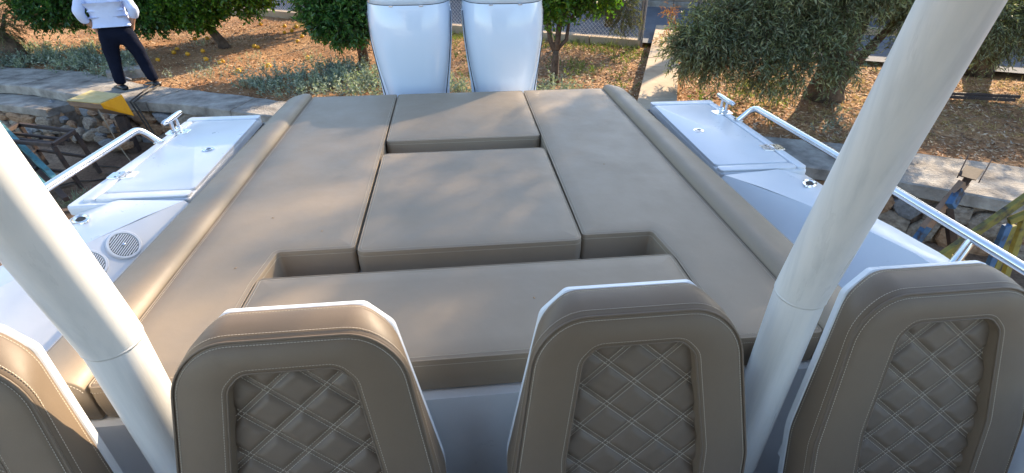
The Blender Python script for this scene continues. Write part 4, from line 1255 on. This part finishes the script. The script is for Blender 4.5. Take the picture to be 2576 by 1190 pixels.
Vx = Vc[..., 0] * ca - Vc[..., 1] * sa; Vy = Vc[..., 0] * sa + Vc[..., 1] * ca
Vc = np.stack([Vx, Vy, Vc[..., 2] * .7], -1) + P[:, None, :] + np.array([0, 0, .004])
o = npmesh('soil_clods', Vc.reshape(-1, 3), (for_[None] + np.arange(len(P))[:, None, None] * 6).reshape(-1, 3), 'soil', kind='stuff')
tag(o, 'loose clods of reddish soil scattered over the orchard floor', 'soil clods')
# straw stubble
def tufts(name, P, h, n_blade, mat, spread=.06, lean=.6, w=.006):
    k = len(P)
    B = np.repeat(P, n_blade, 0) + np.column_stack([rng.normal(size=(k * n_blade, 2)) * spread, np.zeros(k * n_blade)])
    D = np.column_stack([rng.normal(size=(k * n_blade, 2)) * lean, np.ones(k * n_blade)])
    V, Fq = leafcards(B, D, h * (.4 + .9 * rng.random((len(B), 1))), w, .1, rng)
    return npmesh(name, V, Fq, mat, kind='stuff')
o = tufts('straw_stubble', scatter(1500, 4.5, 12, 5.5, 12), .11, 8, 'straw', .05, 1.2, .005); tag(o, 'pale dry grass stubble lying under the right-hand olives', 'dry grass')
o = tufts('fence_grass', scatter(2600, -4, 4.3, 9.0, 14.5, cond=lambda x, y: (((x - F0.x) * fn.x + (y - F0.y) * fn.y) > -1.1)), .13, 6, 'weed', .05, .6, .008); tag(o, 'yellow-green grass growing along the foot of the fence kerb', 'grass')
# leafy weeds
def weed_mass(name, P, h, r, nstem, per, L, W, mat, seed):
    rg = np.random.default_rng(seed); k = len(P)
    b = np.repeat(P, nstem, 0); n = len(b)
    off = rg.normal(size=(n, 2)) * r * .45
    b = b + np.column_stack([off, np.zeros(n)])
    d = unit(np.column_stack([off * 1.8 / r * .5 + rg.normal(size=(n, 2)) * .25, np.ones(n)]))
    hh = h * (.45 + .75 * rg.random((n, 1)))
    PV = []; PD = []
    for j in range(per):
        t = .2 + .8 * (j + .5) / per; p = b + d * hh * t
        s = unit(np.cross(d, rg.normal(size=(n, 3)))); PV.append(p); PD.append(unit(d * .7 + s))
    P_ = np.concatenate(PV); D_ = np.concatenate(PD)
    V, Fq = leafcards(P_, D_, L * (.6 + .7 * rg.random((len(P_), 1))), W * (.7 + .6 * rg.random((len(P_), 1))), .25, rg)
    V2, F2 = sticks(b, b + d * hh, .003)
    Vt, Ft = V, Fq
    Q = np.concatenate([np.column_stack([F2[:, [0, 1, 2]]]), F2[:, [0, 2, 3]]]) + len(V)
    return np.concatenate([Vt, V2]), np.concatenate([Ft, Q])
def clusterpts(cs, n, sd):
    out = []
    for (x, y, r) in cs:
        k = max(1, int(n * r * r))
        for _ in range(k):
            a = sd.uniform(0, 6.28); q = r * math.sqrt(sd.random())
            px, py = x + q * math.cos(a), y + q * math.sin(a)
            if py > float(np.interp(px, wbx, wby)) + .02: out.append((px, py, gz(px, py)))
    return np.array(out)
sdr = random.Random(5)
# silvery ground cover between boat and orchard
cl = [(-2.6, 8.6, .55), (-1.9, 8.7, .6), (-1.2, 8.5, .6), (-.6, 8.4, .5), (-1.6, 9.2, .5), (-3.2, 9.0, .4), (-2.2, 9.4, .45), (0.1, 8.1, .35), (-.9, 9.1, .4), (1.5, 7.9, .3), (1.1, 7.9, .25)]
V, Fq = weed_mass('w', clusterpts(cl, 60, sdr), .28, .13, 8, 9, .058, .020, 'silver', 41)
tag(npmesh('silver_groundcover', V, Fq, 'silver', kind='stuff'), 'silvery grey-green weeds massed along the wall behind the left bolster', 'weeds')
cl = [(-7.6, 10.3, .8), (-8.6, 11.0, .9), (-7.4, 11.2, .7), (-6.7, 10.6, .6), (-9.6, 10.9, .8), (-6.2, 10.2, .5), (-5.9, 9.8, .35), (-8.4, 10.2, .5)]
V, Fq = weed_mass('w', clusterpts(cl, 50, sdr), .26, .13, 8, 9, .058, .020, 'silver', 42)
tag(npmesh('silver_groundcover', V, Fq, 'silver', kind='stuff'), 'grey-green weeds covering the shaded bank at far left', 'weeds')
cl = [(-4.2, 9.4, .4), (-3.5, 9.9, .3), (-4.6, 10.1, .3), (-4.9, 9.5, .2), (-2.9, 10.4, .3), (-5.5, 12.2, .3), (-3.9, 10.8, .25)]
V, Fq = weed_mass('w', clusterpts(cl, 40, sdr), .20, .12, 5, 6, .05, .014, 'silver', 43)
tag(npmesh('low_weeds', V, Fq, 'silver', kind='stuff'), 'thin low weeds on the soil in front of the bright citrus tree', 'weeds')
cl = [(2.2, 8.8, .4), (2.6, 9.4, .5), (2.0, 9.6, .4), (3.0, 10.0, .4), (.2, 9.2, .35), (0.05, 10.4, .4), (.1, 11.6, .4), (2.6, 8.2, .3), (-1.0, 9.0, .25), (2.9, 8.8, .25), (3.1, 9.3, .22), (1.0, 9.0, .4)]
V, Fq = weed_mass('w', clusterpts(cl, 30, sdr), .20, .12, 5, 6, .05, .016, 'weed', 44)
tag(npmesh('yellow_green_weeds', V, Fq, 'weed', kind='stuff'), 'yellow-green weeds in the leaf litter between outboards and plinth', 'weeds')
# individual seedlings in the litter by the olive
seeds = [(4.55, 7.7, 0), (4.95, 7.35, 0), (4.75, 7.05, 1), (5.1, 7.75, 0), (3.95, 7.0, 1), (4.25, 6.7, 1), (3.7, 6.55, 1), (5.35, 6.55, 2), (5.0, 6.1, 2), (4.7, 5.9, 2), (5.6, 6.2, 2), (4.15, 6.25, 1), (3.55, 7.2, 0), (4.3, 7.35, 0), (6.15, 6.4, 2), (5.9, 5.95, 2)]
for i, (x, y, k) in enumerate(seeds):
    rg = 60 + i
    V, Fq = weed_mass('w', np.array([[0, 0, 0.0]]), [.26, .20, .15][k], .09, [7, 8, 8][k], 7, [.06, .05, .045][k], [.024, .02, .015][k], 'weed', rg)
    o = npmesh('seedling', V, Fq, ['weed', 'weed', 'silver'][k]); o.location = (x, y, gz(x, y))
    tag(o, ['bright yellow-green seedling in the sunlit litter left of the big olive trunk', 'small green seedling in the leaf litter just beyond the right hatch', 'dull grey-green seedling in the shade below the big olive trunk'][k], 'seedling', ['sunlit seedlings left of the olive trunk', 'small seedlings beyond the right hatch', 'shaded seedlings below the olive trunk'][k])
# dead orange sprig hanging over the plinth
P = np.array([[4.05, 9.9, 0.25 + .085 * i] for i in range(9)]) + rng.normal(size=(9, 3)) * .05
V, Fq, A, B = crown([(tuple(p), (.08, .08, .08), 11) for p in P], .05, .012, 6, .12, .6, rng)
g = G(); g.tube([(4.05, 9.9, 1.6), (4.03, 9.88, 1.0), (4.06, 9.9, .3)], .006, 5)
ds = g.build('dead_branch', 'bark', None)
tag(ds, 'dead orange-brown sprig hanging over the narrow tan plinth', 'branch')
npmesh('dead_leaves', V, Fq, 'dry_orange', ds)
# fallen oranges
OR = [(-5.702, 11.336), (-5.791, 11.692), (-5.722, 10.706), (-5.899, 10.089), (-5.356, 11.147), (-5.153, 11.371), (-4.848, 10.723), (-4.512, 10.483), (-4.481, 10.56), (-3.901, 9.7), (-4.263, 11.759), (-4.165, 11.67), (-5.883, 12.78), (-5.57, 12.691),
      (-4.251, 14.056), (-3.918, 13.883), (-3.911, 13.42), (-4.039, 13.244), (-3.484, 12.198), (-2.89, 10.561), (-3.475, 10.023), (-3.509, 12.706), (-4.951, 14.45)]
def uvs(n=14, m=9, r=1.0):
    g = G(); v = []; 
    rings = []
    for j in range(1, m):
        a = math.pi * j / m
        rings.append([(math.sin(a) * math.cos(t), math.sin(a) * math.sin(t), -math.cos(a) * .93) for t in [2 * math.pi * i / n for i in range(n)]])
    g.loft(rings); return g
o0 = None
for i, (x, y) in enumerate(OR):
    if o0 is None:
        o0 = uvs().build('orange', 'orange', None, smooth='all'); o = o0
    else:
        o = o0.copy(); COL.objects.link(o)
    k = R.uniform(.040, .052); o.scale = (k, k, k); o.location = (x, y, gz(x, y) + k * .72); o.rotation_euler = (R.uniform(0, 3), R.uniform(0, 3), 0)
    tag(o, 'fallen orange lying on the soil among the citrus trees', 'orange', 'fallen oranges on the orchard soil')

# ================================================================ PERSON on the coping
pe = empty('person', 'man in pale blue shirt and dark navy trousers standing on the wall at left', 'person', (-5.16, 8.80, .012))
pe.rotation_euler = (0, 0, rad(22)); pe.scale = (1.22, 1.22, 1.0)
body = {'pel': ((0, 0, .92), (.09, .07)), 'wa': ((0, 0, 1.10), (.07, .055)), 'ch': ((0, -.02, 1.30), (.17, .12)), 'nk0': ((0, -.01, 1.46), (.075, .07)), 'nk': ((0, .0, 1.54), .055), 'hd': ((0, .03, 1.60), (.062, .07)),
        'sl': ((-.17, -.01, 1.43), .062), 'el': ((-.27, -.09, 1.16), .046), 'wl': ((-.205, .0, .95), .030), 'hl': ((-.185, .035, .89), (.04, .022)),
        'sr': ((.17, -.01, 1.43), .062), 'er': ((.27, -.09, 1.16), .046), 'wr': ((.205, .0, .95), .030), 'hr': ((.185, .035, .89), (.04, .022)),
        'tl': ((-.10, 0, .88), .095), 'kl': ((-.135, .02, .50), .055), 'al': ((-.160, 0, .09), .04), 'fl': ((-.20, .04, .035), .03), 'tr': ((.10, 0, .88), .095), 'kr': ((.165, .03, .50), .055), 'ar': ((.205, 0, .09), .04), 'fr': ((.19, .06, .035), .03)}
ed = [('pel', 'wa'), ('wa', 'ch'), ('ch', 'nk0'), ('nk0', 'nk'), ('nk', 'hd'), ('ch', 'sl'), ('sl', 'el'), ('el', 'wl'), ('wl', 'hl'), ('ch', 'sr'), ('sr', 'er'), ('er', 'wr'), ('wr', 'hr'), ('pel', 'tl'), ('tl', 'kl'), ('kl', 'al'), ('al', 'fl'), ('pel', 'tr'), ('tr', 'kr'), ('kr', 'ar'), ('ar', 'fr')]
# fingers hooked at the pockets
for q, sx in (('l', -1), ('r', 1)):
    hx, hy, hz = sx * .185, .035, .89
    for j, (dy, ln) in enumerate(((-.027, .055), (-.009, .066), (.010, .072), (.029, .064))):
        a, b = 'f%s%d' % (q, j), 'g%s%d' % (q, j)
        body[a] = ((hx - sx * .005, hy + dy, hz - .045), .010); body[b] = ((hx - sx * .03, hy + dy, hz - .045 - ln), .008)
        ed += [('h' + q, a), (a, b)]
    body['t' + q] = ((hx + sx * .02, hy + .045, hz - .01), .011) if False else ((hx - sx * .0, hy + .055, hz - .03), .011)
    ed.append(('h' + q, 't' + q))
body['tl2'] = body.pop('tl') if False else ((0, 0, 0), .01)
del body['tl2']
# (thumb nodes share the names tl/tr with the thighs : rename thighs)
body['thighl'] = ((-.10, 0, .88), .095); body['thighr'] = ((.10, 0, .88), .095)
ed2 = []
for a, b in ed:
    if (a, b) == ('pel', 'tl'): ed2.append(('pel', 'thighl'))
    elif (a, b) == ('tl', 'kl'): ed2.append(('thighl', 'kl'))
    elif (a, b) == ('pel', 'tr'): ed2.append(('pel', 'thighr'))
    elif (a, b) == ('tr', 'kr'): ed2.append(('thighr', 'kr'))
    else: ed2.append((a, b))
skin_obj('body', body, ed2, 'skin', pe, 2)
shirt = {'w0': ((0, 0, 1.12), (.200, .15)), 'wz': ((0, 0, 1.085), (.198, .145)), 'w1': ((0, -.005, 1.18), (.185, .135)), 'c1': ((0, -.02, 1.28), (.205, .145)), 'c2': ((0, -.015, 1.40), (.17, .12)), 'n': ((0, -.01, 1.475), (.085, .078)),
         'sl': ((-.185, -.015, 1.415), .078), 'ml': ((-.235, -.055, 1.28), .070), 'el': ((-.282, -.095, 1.155), .064), 'xl': ((-.255, -.06, 1.06), .056), 'cl': ((-.235, -.03, 1.005), .054),
         'sr': ((.185, -.015, 1.415), .078), 'mr': ((.235, -.055, 1.28), .070), 'er': ((.282, -.095, 1.155), .064), 'xr': ((.255, -.06, 1.07), .056), 'cr': ((.243, -.04, 1.03), .054)}
so2 = skin_obj('shirt', shirt, [('wz', 'w0'), ('w0', 'w1'), ('w1', 'c1'), ('c1', 'c2'), ('c2', 'n'), ('c2', 'sl'), ('sl', 'ml'), ('ml', 'el'), ('el', 'xl'), ('xl', 'cl'), ('c2', 'sr'), ('sr', 'mr'), ('mr', 'er'), ('er', 'xr'), ('xr', 'cr')], 'shirt', pe, 2)
tx = bpy.data.textures.new('cloth_folds', 'CLOUDS'); tx.noise_scale = .11
dm = so2.modifiers.new('folds', 'DISPLACE'); dm.texture = tx; dm.strength = .022; dm.mid_level = .5
tr = {'p': ((0, .0, .985), (.185, .135)), 'h': ((0, .0, .86), (.19, .14)), 'tl': ((-.098, 0, .74), .112), 'ml': ((-.125, .01, .60), .098), 'kl': ((-.135, .015, .46), .085), 'cl': ((-.150, .01, .26), .075), 'al': ((-.160, .005, .065), .070),
      'tr': ((.102, 0, .74), .112), 'mr': ((.15, .01, .60), .098), 'kr': ((.165, .02, .46), .085), 'cr': ((.188, .01, .26), .075), 'ar': ((.205, .005, .065), .070)}
to = skin_obj('trousers', tr, [('p', 'h'), ('h', 'tl'), ('tl', 'ml'), ('ml', 'kl'), ('kl', 'cl'), ('cl', 'al'), ('h', 'tr'), ('tr', 'mr'), ('mr', 'kr'), ('kr', 'cr'), ('cr', 'ar')], 'trousers', pe, 2)
dm = to.modifiers.new('folds', 'DISPLACE'); dm.texture = tx; dm.strength = .022; dm.mid_level = .5
for (x, y, a) in ((-.160, .0, rad(62)), (.205, .0, rad(70))):
    g = G(); rr = []
    for t, wd, h in ((-.10, .030, .055), (-.08, .042, .075), (-.02, .044, .085), (.05, .042, .065), (.12, .048, .045), (.165, .044, .036), (.185, .028, .028), (.19, .01, .02)):
        rr.append([(t, math.cos(q) * wd, h * .5 + math.sin(q) * h * .5) for q in [2 * math.pi * j / 12 for j in range(12)]])
    g.loft(rr)
    o = g.build('shoe', 'shoe', pe, smooth='all'); o.location = (x, y, .0); o.rotation_euler = (0, 0, a + rad(55))
# head with face
g = uvs(20, 14)
vv = []
for x, y, z in g.v:
    z /= .93
    k = 1 - .22 * max(0, -z) ** 1.5
    X_, Y_, Z_ = x * .076 * k, y * .095 * (k if y > 0 else 1), z * .118
    if y > .8 and -.25 < z < .15: Y_ += .018 * (1 - abs(x) * 3 if abs(x) < .3 else 0)
    vv.append((X_, Y_ + .02, Z_ + 1.66))
g.v = vv
hd = g.build('head', 'skin', pe, smooth='all')
g = G(); g.loft([[(sx_ * w_, .118 + d_, z_) for sx_ in (-1, 1)] + [(0, .118 + d_ + .012, z_)] for z_, w_, d_ in ((1.69, .006, -.008), (1.66, .009, .004), (1.635, .013, .012), (1.625, .010, -.004))]); g.build('nose', 'skin', hd, smooth='all')
for q in (-1, 1):
    g = G(); g.loft([[(q * (.074 + x), .015 + y, 1.655 + z) for y, z in [(math.cos(t) * .017 * k, math.sin(t) * .030 * k) for t in [2 * math.pi * j / 10 for j in range(10)]]] for x, k in ((-.004, .8), (.006, 1), (.012, .7))]); g.build('ear', 'skin', hd, smooth='all')
    g = uvs(10, 7); g.v = [(x * .012 + q * .03, y * .008 + .101, z * .010 + 1.68) for x, y, z in g.v]; g.build('eye', 'shirt', hd, smooth='all')
    g = uvs(8, 6); g.v = [(x * .005 + q * .03, y * .003 + .108, z * .005 + 1.68) for x, y, z in g.v]; g.build('pupil', 'hair', hd, smooth='all')
g = G(); g.tube([(-.024, .106, 1.602), (0, .112, 1.600), (.024, .106, 1.602)], [.003, .006, .003], 6); g.build('mouth', 'red', hd, smooth='all')
g = uvs(20, 14)
g.v = [((x * .083), (y * .100 + .010), (max(z, -.35 if y < .2 else .35 + .2 * y) * .124 / .93 + 1.672)) for x, y, z in g.v]
g.build('hair', 'hair', pe, smooth='all')

# ================================================================ YARD CLUTTER
# yellow hooded box on a post
yb = empty('yellow_hood', 'yellow wedge-shaped metal hood on a dark post standing against the left wall', 'metal hood', (-5.05, 7.6, -.65))
g = G()
T = [Vector(p) for p in ((-5.262, 7.35, .255), (-4.872, 7.35, .199), (-4.834, 7.80, .189), (-5.211, 7.80, .253))]
o_ = Vector((-5.05, 7.6, -.65))
Bq = [T[0] + Vector((0, .03, -.075)), T[1] + Vector((0, .03, -.075)), Vector((-4.784, 7.80, -.126)), Vector((-5.16, 7.80, -.07))]
def quad(name, pts, mat, th=.006):
    c = sum(pts, Vector()) / len(pts); n_ = (pts[1] - pts[0]).cross(pts[2] - pts[0]).normalized() * th
    g = G(); g.loft([[p - o_ for p in pts], [p + n_ - o_ for p in pts]]); return g.build(name, mat, yb)
quad('hood_top', [T[0], T[1], T[2], T[3]], 'yellow_faded', .012)
quad('hood_side', [T[1] + Vector((.003, 0, 0)), Bq[1] + Vector((.003, 0, 0)), Bq[2] + Vector((.003, 0, 0)), T[2] + Vector((.003, 0, 0))], 'yellow', .010)
quad('hood_side', [T[0], T[3], Bq[3], Bq[0]], 'yellow', .008)
quad('hood_front', [T[0] + Vector((0, -.003, -.004)), Bq[0] + Vector((0, -.003, 0)), Bq[1] + Vector((0, -.003, 0)), T[1] + Vector((0, -.003, -.004))], 'tan_metal', .006)
quad('hood_underside', [Bq[0] + Vector((0, .01, 0)), Bq[3], Bq[2], Bq[1] + Vector((0, .01, 0))], 'tan_metal', .004)
g = G(); g.box((0.14, .12, .28), (.13, .10, .56)); g.build('post', 'rust', yb, bevel=.005)
for x in (.10, .15):
    g = G(); g.tube([(x, -.02, .52), (x, -.02, .45)], .008, 8); g.build('bolt', 'rust', yb)

# brown steel frame table
ft = empty('steel_frame', 'rusty brown welded square-tube frame standing in the left yard', 'steel frame', (-5.4, 6.9, -.65))
c4 = [Vector((-5.90, 7.22, .0)), Vector((-5.00, 6.86, .0)), Vector((-4.98, 6.40, .0)), Vector((-5.85, 6.66, .0))]
o_ = Vector((-5.4, 6.9, -.65)); c4 = [p - o_ for p in c4]
dn = Vector((.03, .06, -.62))
def sq(a, b, w=.045, name='frame_bar', mat='rust', par=ft):
    g = G(); g.bar(a, b, w, w); return g.build(name, mat, par, bevel=.004)
for i in range(4):
    sq(c4[i], c4[(i + 1) % 4]); sq(c4[i] - Vector((0, 0, .02)), c4[i] + dn, .045, 'frame_leg')
for t in (.33, .62):
    sq(c4[0].lerp(c4[3], t) - Vector((0, 0, .06)), c4[1].lerp(c4[2], t) - Vector((0, 0, .06)), .035)
for i in (0, 1, 2, 3):
    sq(c4[i] + dn * .62, c4[(i + 1) % 4] + dn * .62, .035)
# teal beams leaning
tb = empty('teal_beams', 'long worn teal and rust steel beams lying slanted at the left edge of the yard', 'steel beams', (-5.6, 6.6, -.65))
o_ = Vector((-5.6, 6.6, -.65))
for a, b, m in (((-6.6, 7.6, .22), (-4.78, 5.95, -.28), 'teal'), ((-6.35, 7.15, .12), (-4.62, 5.55, -.15), 'teal'), ((-6.45, 7.5, .02), (-4.75, 5.9, -.50), 'rust'), ((-6.4, 7.0, -.1), (-4.8, 5.5, -.55), 'rust')):
    sq(Vector(a) - o_, Vector(b) - o_, .06, 'beam', m, tb)
for t in (.15, .35, .55, .75):
    a = Vector((-6.5, 7.5, .1)).lerp(Vector((-4.78, 5.93, -.36)), t); b = Vector((-6.35, 7.1, .05)).lerp(Vector((-4.62, 5.55, -.25)), t)
    sq(a - o_, b - o_, .04, 'cross_bar', 'rust', tb)
g = G()
for i in range(9):
    a = Vector((R.uniform(-6.5, -4.6), R.uniform(5.4, 6.9), -.60)); an = R.uniform(-.9, .4); d = Vector((math.cos(an), math.sin(an), 0)) * R.uniform(.3, .8)
    g = G(); g.bar(a, a + d + Vector((0, 0, .06)), .07, .03)
    tag(g.build('scrap_plank', 'bark', None), 'dark scrap board lying under the slanted beams in the left yard', 'board', 'scrap boards in the left yard')
for pts, m in (([(-5.5, 6.45, -.63), (-5.26, 6.63, -.63), (-5.04, 6.69, -.625), (-4.7, 6.72, -.63), (-4.3, 6.5, -.63)], 'cable'), ([(-5.2, 7.15, -.63), (-4.97, 7.16, -.625), (-4.7, 7.0, -.63), (-4.4, 7.05, -.63)], 'cable')):
    P = []
    for i in range(len(pts) - 1):
        for j in range(5): P.append(Vector(pts[i]).lerp(Vector(pts[i + 1]), j / 5) + Vector((0, math.sin(i * 5 + j) * .02, 0)))
    g = G(); g.tube(P, .009, 6)
    tag(g.build('ground_cable', m, None, smooth='all'), ['dark cable snaking over the left yard nearest the hatch', 'dark cable on the left yard nearer the wall'][0 if pts[0][0] < -5.3 else 1], 'cable')
# cord hanging down from the hood
g = G(); g.tube([(-4.93, 7.36, .12), (-4.88, 7.33, -.1), (-4.80, 7.25, -.35), (-4.62, 7.1, -.62)], .007, 6)
tag(g.build('hanging_cord', 'rope', None, smooth='all'), 'pale cord hanging from the yellow hood to the ground', 'cord')
g = G(); g.tube([(-4.9, 8.75, .06), (-4.86, 8.2, .05), (-4.84, 7.95, .04), (-4.7, 7.85, -.3), (-4.5, 7.6, -.62)], .011, 6)
g.tube([(-4.8, 8.75, .05), (-4.8, 8.2, .05), (-4.79, 7.95, .03), (-4.64, 7.83, -.3), (-4.42, 7.6, -.62)], .011, 6)
tag(g.build('cable_pair', 'cable', None, smooth='all'), 'two dark cables running over the coping beside the man and down the wall', 'cable')
# pale rod and flat stone beside the man
g = G(); g.tube([(-6.05, 9.75, .05), (-5.45, 9.2, .04)], .012, 8); tag(g.build('metal_rod', 'galv', None, smooth='all'), 'pale thin rod lying on the ground behind the man', 'rod')
g = G(); g.box((-5.75, 9.65, .03), (.55, .30, .16), Matrix.Rotation(.5, 3, 'Z')); tag(g.build('concrete_block', 'concrete', None, bevel=.015), 'grey concrete block half buried behind the man', 'block')
# grass tufts in the yard
P = np.array([[-4.9 + .25 * sdr.random(), 5.9 + .3 * sdr.random(), -.64] for _ in range(12)] + [[-4.45 + .2 * sdr.random(), 6.0 + .2 * sdr.random(), -.64] for _ in range(7)] + [[-4.0 + .3 * sdr.random(), 7.1 + .3 * sdr.random(), -.64] for _ in range(8)])
tag(tufts('yard_grass', P, .16, 12, 'silver', .05, .7, .008), 'small grass tufts on the dirt of the left yard', 'grass')

# pipe along the right wall edge
g = G(); g.tube([(2.6, 5.42, -.10), (3.9, 4.86, -.10), (4.74, 4.36, -.10), (5.45, 3.86, -.10), (6.2, 3.30, -.10)], .018, 10)
pp = g.build('wall_pipe', 'pipe', None, smooth='all'); tag(pp, 'blue-grey pipe running just under the coping of the right wall', 'pipe')
# boat stand with V head
bs = empty('boat_stand', 'paint-chipped steel boat stand with an open V-shaped head in front of the right wall', 'boat stand', (4.2, 3.3, -.65))
o_ = Vector((4.2, 3.3, -.65))
V_ = lambda x, y, z: Vector((x, y, z)) - o_
g = G()
hc = V_(4.12, 3.40, .56)
g.bar(V_(4.05, 3.33, .585), V_(4.20, 3.43, .62), .12, .008); g.build('head_plate', 'rust', bs)
for a, b in (((4.00, 3.36, .59), (4.16, 3.50, .69)), ((4.12, 3.28, .58), (4.30, 3.42, .68))):
    g = G(); g.bar(V_(*a), V_(*b), .008, .05); g.build('head_flange', 'rust', bs)
g = G(); g.tube([V_(4.12, 3.37, .585), V_(4.115, 3.38, .50)], .028, 10); g.build('screw_shaft', 'rust', bs, smooth=True)
g = G(); g.bar(V_(4.11, 3.38, .52), V_(3.93, 3.35, .10), .075, .05, (0, 1, 0)); g.build('stand_post', 'tan_metal', bs, bevel=.004)
g = G(); g.bar(V_(4.10, 3.37, .45), V_(4.0, 3.30, .34), .080, .052, (0, 1, 0)); g.build('paint_patch_sleeve', 'blue_paint', bs, bevel=.004)
g = G(); g.bar(V_(3.94, 3.35, .12), V_(3.65, 3.25, -.62), .07, .05, (0, 1, 0)); g.build('stand_leg', 'blue_paint', bs, bevel=.004)
g = G(); g.bar(V_(4.05, 3.38, .38), V_(3.98, 3.5, -.62), .06, .05, (0, 1, 0)); g.build('stand_leg', 'rust', bs, bevel=.004)
g = G(); g.bar(V_(4.05, 3.36, .30), V_(4.5, 3.2, -.62), .06, .05, (0, 1, 0)); g.build('stand_leg', 'rust', bs, bevel=.004)
# yellow trestle
ty = empty('yellow_trestle', 'chipped yellow steel trestle with a blue upright at the right edge beyond the rail', 'trestle', (4.3, 3.0, -.65))
o_ = Vector((4.3, 3.0, -.65))
V_ = lambda x, y, z: Vector((x, y, z)) - o_
for a, b, w_, m in (((4.36, 3.02, .66), (3.86, 3.05, .02), .07, 'worn_yellow'), ((4.22, 3.0, .36), (4.50, 2.95, .58), .06, 'worn_yellow'), ((4.20, 2.98, .34), (4.36, 2.98, -.62), .055, 'blue_paint'), ((4.27, 3.0, .32), (4.48, 3.0, -.62), .055, 'worn_yellow'), ((4.36, 3.02, .42), (4.62, 3.0, -.62), .055, 'worn_yellow'), ((3.88, 3.05, .04), (4.6, 3.0, -.30), .045, 'worn_yellow')):
    g = G(); g.bar(V_(*a), V_(*b), w_, .04, (0, 1, 0)); g.build('trestle_bar', m, ty, bevel=.004)
# two brown bars on the ground under the right olive
for i, (a, b, lab) in enumerate((((6.9, 7.28, .03), (8.42, 6.78, .05), 'longer upper rusty bar lying on the ground behind the right post'), ((6.85, 7.16, .02), (8.26, 6.70, .03), 'lower rusty bar lying on the ground behind the right post'))):
    g = G(); g.bar(a, b, .045, .045); tag(g.build('rusty_bar', 'rust', None, bevel=.004), lab, 'metal bar')

# small dry crumbs that fell on the cushions
for i, (x, y) in enumerate(((-.83, 1.96), (-.60, 1.83), (.71, 2.35), (-.86, 1.60), (.2, 1.32))):
    g = G(); k = .006
    g.add([(-k, 0, .001), (0, -k * .5, .0015), (k * 1.3, 0, .001), (0, k * .6, .0015), (0, 0, .004)], [(0, 1, 4), (1, 2, 4), (2, 3, 4), (3, 0, 4), (3, 2, 1, 0)])
    o = g.build('dry_crumb', 'dry', None); o.location = (CX + x, y, PZ + .0035); o.rotation_euler = (0, 0, i * 1.3)
    tag(o, 'tiny dry crumb of leaf lying on the taupe sunpad cushions', 'crumb', 'crumbs fallen on the sunpad')
